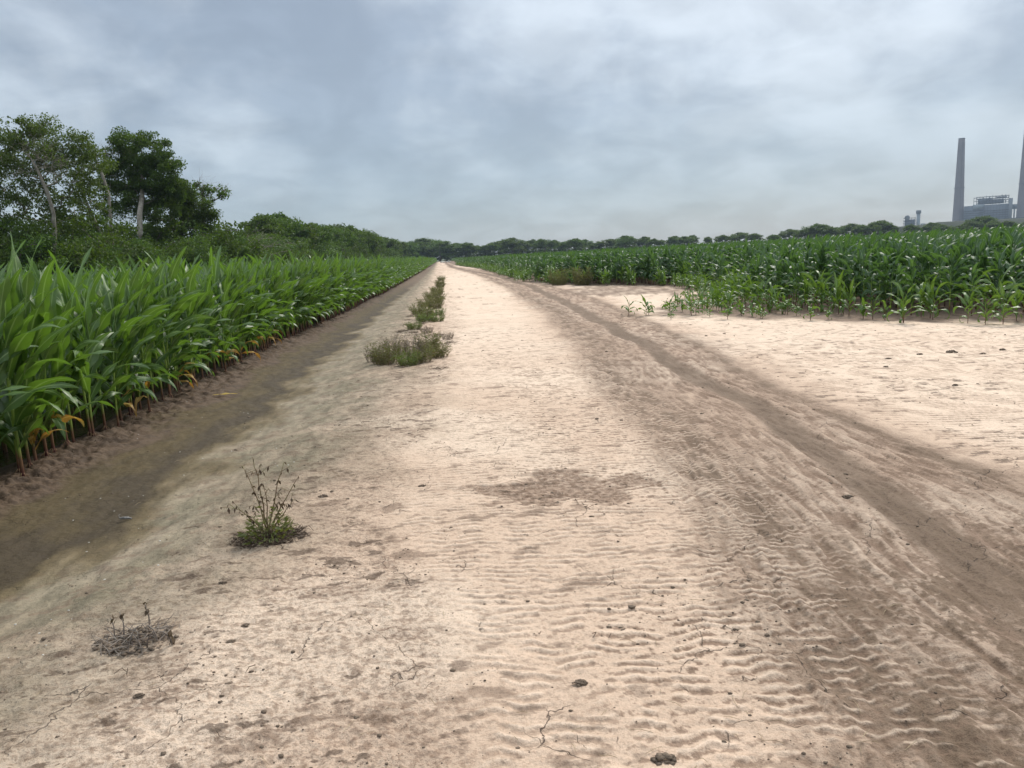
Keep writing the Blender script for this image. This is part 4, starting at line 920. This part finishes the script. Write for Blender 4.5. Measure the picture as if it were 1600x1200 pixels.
# ------------------------------------------------------------------ weeds and litter
def weed_geo(seed, H, R, nst, leaves, leaf, droop=.3, bend=.5):
    rng = np.random.RandomState(seed); S, G = Geo(), Geo(); Cc, A_, B_, T_ = [], [], [], []
    for _ in range(nst):
        a = rng.rand()*6.283; r = R*math.sqrt(rng.rand())*.55; b0 = np.array([r*math.cos(a), r*math.sin(a), -.01])
        h = H*rng.uniform(.45, 1.05); a2 = a+rng.normal(0, .6); ln = R*rng.uniform(.15, .75)*bend*1.4
        q = np.linspace(0, 1, 6); P = b0+np.stack([np.cos(a2)*ln*q**1.4, np.sin(a2)*ln*q**1.4, h*q], -1)+rng.normal(0, .012, (6, 3))*np.array([1, 1, .3])*q[:, None]*H*2
        S.tube(P, np.linspace(.0035, .0012, 6)*(.7+H*.6), 4, cap=False)
        brs = [P]
        for _b in range(rng.randint(2, 5)):
            k = rng.randint(1, 5); d_ = rng.normal(size=3); d_[2] = abs(d_[2])+.5; d_ /= np.linalg.norm(d_); L = h*rng.uniform(.12, .35)
            Q = np.stack([P[k], P[k]+d_*L*.55, P[k]+d_*L+np.array([0, 0, .02*L])]); S.tube(Q, [.002, .0015, .001], 3, cap=False); brs.append(Q)
        for Q in brs:
            m = max(1, int(leaves*len(Q)/6)); f = rng.rand(m)**.8*(len(Q)-1.001); i0 = f.astype(int); pp = Q[i0]+(Q[i0+1]-Q[i0])*(f-i0)[:, None]
            d_ = rng.normal(size=(m, 3)); d_[:, 2] = np.abs(d_[:, 2])*.6-droop; d_ /= np.linalg.norm(d_, axis=1)[:, None]
            sz = leaf*rng.uniform(.5, 1.3, (m, 1)); Cc.append(pp+d_*sz); A_.append(d_*sz)
            bb = np.cross(d_, rng.normal(size=(m, 3))); bb /= np.linalg.norm(bb, axis=1)[:, None]+1e-9; B_.append(bb*sz*.28); T_.append(rng.rand(m))
    G.quads(np.concatenate(Cc), np.concatenate(A_), np.concatenate(B_), np.concatenate(T_)); return S, G
def twig_mat(seed, R, n, hmax=.06, L=.14):
    rng = np.random.RandomState(seed); g = Geo()
    for _ in range(n):
        a = rng.rand()*6.283; r = R*rng.rand()**.6; p = np.array([r*math.cos(a), r*math.sin(a)*.75, rng.uniform(0, hmax)*(1-.6*r/R)]); b = rng.rand()*6.283; l = L*rng.uniform(.3, 1)
        d_ = np.array([math.cos(b), math.sin(b), rng.normal(0, .25)])*l
        g.tube([p-d_/2, p+rng.normal(0, .012, 3), p+d_/2], [.0016, .0022, .0010], 3, cap=False)
    return g
def clod_geo(seed, R, n, size=.012, h=.02):
    rng = np.random.RandomState(seed); g = Geo()
    ico = np.array([(0, 0, 1), (.89, 0, .45), (.28, .85, .45), (-.72, .53, .45), (-.72, -.53, .45), (.28, -.85, .45), (.72, .53, -.45), (-.28, .85, -.45), (-.89, 0, -.45), (-.28, -.85, -.45), (.72, -.53, -.45), (0, 0, -1)])
    F = [(0, 1, 2), (0, 2, 3), (0, 3, 4), (0, 4, 5), (0, 5, 1), (1, 6, 2), (2, 7, 3), (3, 8, 4), (4, 9, 5), (5, 10, 1), (2, 6, 7), (3, 7, 8), (4, 8, 9), (5, 9, 10), (1, 10, 6), (11, 7, 6), (11, 8, 7), (11, 9, 8), (11, 10, 9), (11, 6, 10)]
    for _ in range(n):
        a = rng.rand()*6.283; r = R*rng.rand()**.6; s_ = size*rng.uniform(.4, 1.5)
        g.add(ico*(1+rng.uniform(-.3, .3, (12, 1)))*s_*np.array([1.2, 1, .6])+np.array([r*math.cos(a), r*math.sin(a)*.7, h*(1-(r/R)**2) if R > 0 else 0]), F)
    return g

# the upright wilted weed in the foreground
wx, wy = -1.16, 4.56; e = empty('weed', (wx, wy, gz(wx, wy)))
rg = np.random.RandomState(9); S, D_, G_ = Geo(), Geo(), Geo()
CCt, DD = [], []
mk = 1/252.   # metres per photo pixel at that distance
for (ex_, h_, b_) in ((-28, 118, 0), (-6, 135, 1), (28, 112, 0), (52, 90, 1), (-52, 62, 0), (8, 84, 0), (38, 48, 1), (-30, 50, 0)):
    q = np.linspace(0, 1, 9); P = np.stack([ex_*mk*q**1.2, rg.normal(0, .07)*q, h_*mk*q**.92], -1)+rg.normal(0, .004, (9, 3))
    S.tube(P, np.linspace(.0055, .0018, 9), 5)
    tips = [P]
    for _ in range(3):
        k = rg.randint(3, 8); d_ = np.array([rg.normal(0, .6), rg.normal(0, .4), .5]); d_ /= np.linalg.norm(d_); Q = np.stack([P[k], P[k]+d_*.04, P[k]+d_*rg.uniform(.05, .09)]); S.tube(Q, [.002, .0016, .001], 4); tips.append(Q)
    for Q in tips:
        for _ in range(int(3+len(Q)*1.3)):
            i = rg.randint(len(Q)//3, len(Q)); p = Q[i]; d_ = np.array([rg.normal(0, .5), rg.normal(0, .5), -1.0]); d_ /= np.linalg.norm(d_); l = rg.uniform(.008, .022)
            D_.quads(np.array([p+d_*l]), np.array([d_*l]), np.array([np.cross(d_, rg.normal(size=3))*l*.2]), rg.rand(1))
for _ in range(520):
    a = rg.rand()*6.283; r = rg.rand()**.6*.14; p = np.array([r*math.cos(a), r*math.sin(a), .015+rg.rand()**1.4*.21*(1-r/.2)]); d_ = np.array([math.cos(a)*.7, math.sin(a)*.7, rg.uniform(-.3, .9)]); d_ /= np.linalg.norm(d_); l = rg.uniform(.010, .030)
    G_.quads(np.array([p+d_*l]), np.array([d_*l]), np.array([np.cross(d_, rg.normal(size=3))*l*.17]), rg.rand(1))
link('stems', S.mesh('stems', M['weed_stem']), e); link('wilted_leaves', D_.mesh('wilted_leaves', M['wilt'], False), e); link('green_leaves', G_.mesh('green_leaves', M['weed'], False), e)
link('dead_litter', twig_mat(3, .24, 330, .045, .09).mesh('dead_litter', M['wilt']), e); link('soil_crumbs', clod_geo(5, .22, 260, .009, .02).mesh('soil_crumbs', M['clod']), e)
tag(e, 'upright wilted weed with green base and drooping brown tips in the left foreground', 'weed')
# dead clump of twigs nearer the camera
wx, wy = -1.50, 3.38; e = empty('dead_weed', (wx, wy, gz(wx, wy)))
g = twig_mat(7, .18, 120, .035, .19)
for (a, b, c_) in ((-.12, .05, .10), (-.08, .06, .12), (.02, .10, .13)): g.tube([(a, b, 0), (a+.005, b, c_*.5), (a-.005, b, c_)], [.003, .003, .002], 4)
q = np.linspace(0, math.pi, 9); g.tube(np.stack([.13+.055*np.cos(q), -.08+0*q, .075*np.sin(q)], -1), .0035, 5); g.tube(np.stack([.05+.06*np.cos(q), -.05+.02*np.sin(q), .09*np.sin(q)], -1), .003, 5)
link('twigs', g.mesh('twigs', M['dead_twig']), e)
L_ = Geo(); rg = np.random.RandomState(4)
for (a, b, c_) in ((-.12, .05, .10), (-.08, .06, .12), (.02, .10, .13), (.185, -.08, .06)):
    for _ in range(9):
        p = np.array([a, b, c_])+rg.normal(0, .006, 3)-np.array([0, 0, rg.rand()*.05]); d_ = np.array([rg.normal(0, .4), rg.normal(0, .4), -1]); l = rg.uniform(.008, .018); L_.quads(np.array([p]), np.array([d_*l]), np.array([np.cross(d_, rg.normal(size=3))*l*.3]), rg.rand(1))
link('withered_leaves', L_.mesh('withered_leaves', M['wilt'], False), e); link('soil_crumbs', clod_geo(8, .19, 160, .009, .018).mesh('soil_crumbs', M['clod']), e)
tag(e, 'flattened clump of dead brown twigs in the bottom left foreground', 'dead weed')

# weed patches along the rim between furrow and road
WP = []
for sd_, H_, R_w, n_, lv, lf, mt_ in ((21, .42, .42, 95, 13, .019, 'weed'), (22, .34, .40, 80, 15, .020, 'weed_green'), (23, .40, .34, 60, 7, .016, 'weed_dry'), (24, .5, .42, 90, 14, .022, 'weed')):
    S, G = weed_geo(sd_, H_, R_w, n_, lv, lf); WP.append((S.mesh('stems', M['weed_stem'] if mt_ != 'weed_dry' else M['dead_twig']), G.mesh('leaves', M[mt_], False)))
wl = [(-.98, 12.5, 0, 1.0, 'wispy brown-green weed at the near left of the big roadside patch'), (-.62, 12.0, 1, .72, 'low green weed at the front of the big roadside patch'), (-.42, 12.25, 0, .78, 'brown-green weed in the middle front of the big roadside patch'), (-.13, 12.7, 0, .72, 'low weed at the road side of the big roadside patch'),
      (-.9, 13.5, 2, 1.1, 'dry tan weed behind the big roadside patch'), (-.55, 13.4, 2, 1.05, 'dry tan stalky weed at the back middle of the big roadside patch'), (-1.2, 12.9, 2, .8, 'dry low weed on the furrow side of the big roadside patch'), (-.3, 13.6, 3, .8, 'sparse weed at the back right of the big roadside patch'), (.05, 15.3, 2, .6, 'small dead forked weed on the pale sand beside the road'),
      (-.72, 18.2, 1, .75, 'bright green leafy weed standing before the second patch'), (-.5, 20.4, 1, .9, 'green weed in the second roadside patch, furrow side'), (-.18, 20.2, 1, .8, 'green weed in the second roadside patch, road side'), (-.55, 21.8, 3, 1.0, 'brown-green weed deep in the second roadside patch'), (-.2, 22.6, 1, .9, 'yellow-green weed at the back of the second patch'),
      (-.75, 23.5, 3, 1, 'weed on the furrow side behind the second patch'), (-.4, 17.2, 2, .7, 'low dead weed between the first and second patch'), (-.25, 25.5, 3, 1.1, 'first weed of the far roadside strip'), (-.6, 27, 0, 1.1, 'second weed of the far roadside strip'), (-.25, 29, 3, 1.2, 'third weed of the far roadside strip'), (-.5, 32, 0, 1.1, 'fourth weed of the far roadside strip'),
      (-.2, 35, 3, 1.1, 'fifth weed of the far roadside strip'), (-.3, 39, 0, 1.1, 'sixth weed of the far roadside strip'), (-.1, 44, 3, 1.1, 'seventh weed of the far roadside strip'), (-.1, 50, 0, 1.1, 'eighth weed of the far roadside strip'), (0, 57, 3, 1.1, 'last weed of the far roadside strip'),
      (5.95, 38.2, 3, 1.75, 'tan bushy weed at the edge of the right field, left one of the pair'), (6.85, 36.7, 3, 1.85, 'tan bushy weed at the edge of the right field, right one of the pair')]
for (x, y, v, s, lab) in wl:
    e = empty('weed', (x, y, gz(x, y)), rng.rand()*6, (s*.95, s*.95, s*(.9 if y < 15 else .72 if x < 3 else 1))); link('stems', WP[v][0], e); link('leaves', WP[v][1], e)
    tag(e, lab, 'weed', 'weeds along the road edge' if x < 3 else 'tan weeds by the right field')
# litter under the patches and dead debris
g = Geo(); rg = np.random.RandomState(31)
def addgeo(G, H, dx, dy, dz):
    off = G.k; G.v += [v+np.array([dx, dy, dz]) for v in H.v]; G.u += H.u; G.f += [f+off for f in H.f]; G.m += H.m; G.k += H.k
for k in range(34):
    y = rg.uniform(10.8, 24); x = rg.uniform(-1.1, .15)
    addgeo(g, twig_mat(100+k, rg.uniform(.1, .3), 28, .03, .16), x, y, gz(x, y)+.004)
for k in range(150):
    y = 5+rg.rand()**1.5*25; x = float(edgeL(y))+rg.uniform(-.08, .28); addgeo(g, twig_mat(200+k, .16, 7, .012, .14), x, y, gz(x, y)+.004)
for k in range(26):
    y = 3+rg.rand()**1.5*9; x = rg.uniform(-1.8, 1.6); addgeo(g, twig_mat(300+k, .05, 2, .004, .07), x, y, gz(x, y)+.004)
tag(link('dead_litter', g.mesh('dead_litter', M['wilt'])), 'scattered dead twigs and stems around the weed patches and corn feet', 'plant litter', None, 'stuff')
# crumbs and specks strewn over the soil
n = 15000; a = rg.uniform(R_(-44), R_(44), n); r = np.exp(rg.uniform(math.log(2.0), math.log(26), n)); X = r*np.sin(a); Yv = r*np.cos(a)
Zc = terrain(X, Yv); dn = fbm(X*1.4, Yv*1.1, 3, 140); ok = (rg.rand(n) < .08+.7*sst(dn, .0, .7)) & (X > edgeL(Yv)+.05)
g = Geo(); X, Yv, Zc = X[ok], Yv[ok], Zc[ok]
for x, y, z in zip(X, Yv, Zc):
    c_ = clod_geo(int(x*1000) % 9999, 0, 1, (.0022+.0085*rg.rand()**6)*min(2.2, 1+.05*y)); addgeo(g, c_, x, y, z+.001)
tag(link('soil_crumbs', g.mesh('soil_crumbs', M['clod'])), 'dark crumbs of soil strewn over the pale sand and mud', 'soil crumbs', None, 'stuff')
g = Geo(); ns_ = 420
for k in range(ns_):
    y = 2.1+rg.rand()**1.8*14; x = rg.uniform(-2.0-.12*y, 1.6+.35*y)
    if x < float(edgeL(y))+.1: continue
    a = rg.rand()*3.14; l = rg.uniform(.008, .045); z0 = gz(x, y); d_ = np.array([math.cos(a), math.sin(a), 0])*l
    g.tube([np.array([x, y, z0+.003])-d_, np.array([x, y, z0+.005+rg.rand()*.006])+np.array([rg.normal(0, .003), 0, 0]), np.array([x, y, z0+.003])+d_], [.0008, .0012, .0007], 3, cap=False)
tag(link('straw', g.mesh('straw', plain('straw', (.42, .33, .20), (.22, .16, .10), 30, .8))), 'bits of dry straw and stem lying on the sand', 'straw', None, 'stuff')
g = Geo()
for k in range(120):
    y = 3.2+rg.rand()**1.4*8; q = rg.rand(); x = float(lerp(edgeL(y)+.2, sandL(y)+.3, q)); c_ = clod_geo(k, 0, 1, .0045); addgeo(g, c_, x, y, gz(x, y)+.001)
tag(link('pale_specks', g.mesh('pale_specks', M['white'])), 'tiny pale specks scattered on the olive mud of the furrow', 'specks', None, 'stuff')
# single clods
for (x, y, s, lab) in ((.43, 2.66, .034, 'crumbly dark clod on the near ripples, below the middle of the photo'), (.62, 2.17, .045, 'dark crumbly clod at the bottom edge of the photo'), (2.51, 4.45, .040, 'dark clod left of the smooth wheel rut'), (-.24, 5.4, .030, 'small dark clod left of the brown scour'), (-1.27, 3.93, .028, 'dark pair of crumbs between the wilted weed and the dead clump'),
                       (-1.30, 2.88, .026, 'dark clod near the bottom left corner'), (-1.02, 3.42, .022, 'small clod right of the dead twig clump'), (-1.05, 3.27, .024, 'small clod just below the dead twig clump on its right'), (-.95, 5.35, .035, 'dark clod above right of the wilted weed'), (3.4, 3.55, .04, 'dark clod at the right edge beyond the damp rut'),
                       (7.05, 9.9, .09, 'largest clod of the cluster on the right sand'), (7.3, 9.6, .05, 'flat clod before the largest one on the right sand'), (7.7, 9.75, .06, 'clod right of the cluster on the right sand'), (6.0, 9.7, .05, 'clod left of the cluster on the right sand'), (5.6, 9.1, .04, 'lone clod on the pale sand nearest the track'), (5.55, 7.7, .04, 'nearest lone clod on the right pale sand'), (7.5, 8.2, .04, 'lone clod near the right edge of the pale sand'), (6.55, 9.85, .05, 'small clod between the cluster and the lone left clod')):
    n_ = 16; o = link('dirt_clod', clod_geo(int(abs(x)*100), s*.85, 40, s*.17, s*.28).mesh('dirt_clod', M['clod']), None, (x, y, gz(x, y)+.002)); tag(o, lab, 'dirt clod', 'dirt clods')
# corn stub lying on the mud and yellow leaf
g = Geo(); g.tube([(-.045, .01, .012), (-.02, .004, .016), (.02, -.004, .016), (.045, -.012, .012)], [.006, .010, .009, .005], 8); g.tube([(-.045, .01, .012), (-.06, .03, .03), (-.052, .05, .035)], [.003, .002, .001], 4)
o = link('stalk_stub', g.mesh('stalk_stub', plain('weathered_stub', (.30, .28, .26), (.10, .09, .08), 60, .85)), None, (-2.36, 5.42, gz(-2.36, 5.42)+.003)); tag(o, 'short grey weathered stalk stub lying on the olive mud', 'stalk stub')
g = Geo(); blade(g, np.random.RandomState(3), (-.16, 0, .03), 0, 1.5, .25, .34, .05, (0, 0), 0, 10, .25, .5, .2)
o = link('fallen_leaf', g.mesh('fallen_leaf', M['corn_dry']), None, (-3.05, 10.5, gz(-3.05, 10.5)+.0)); tag(o, 'long yellow corn leaf lying on the mud beside the corn row', 'fallen leaf')
# pale heaps where the track ends
for k, (px_, s_) in enumerate(((691.5, 2.3), (700, 1.9))):
    p = at(px_, 406, 300); g = clod_geo(50+k, 1.2, 26, .55, .5); o = link('sand_heap', g.mesh('sand_heap', M['white']), None, (p.x, 300, .1)); o.scale = (.6, .6, s_*.3)
    tag(o, ('left' if k == 0 else 'right')+' pale heap at the far end of the track', 'sand heap', 'pale heaps at the end of the track')

# ------------------------------------------------------------------ haze
g = Geo(); g.box(-700, 1500, -60, 2000, -1.6, 230)
hm = bpy.data.materials.new('haze'); hm.use_nodes = True; t = NT(hm.node_tree); o = t.n('ShaderNodeOutputMaterial'); v = t.n('ShaderNodeVolumePrincipled')
v.inputs['Color'].default_value = (.47, .57, .70, 1); v.inputs['Density'].default_value = .00020; v.inputs['Anisotropy'].default_value = .2
t.l(v.outputs[0], o.inputs['Volume'])
tag(link('haze', g.mesh('haze', hm, False)), kind='stuff')
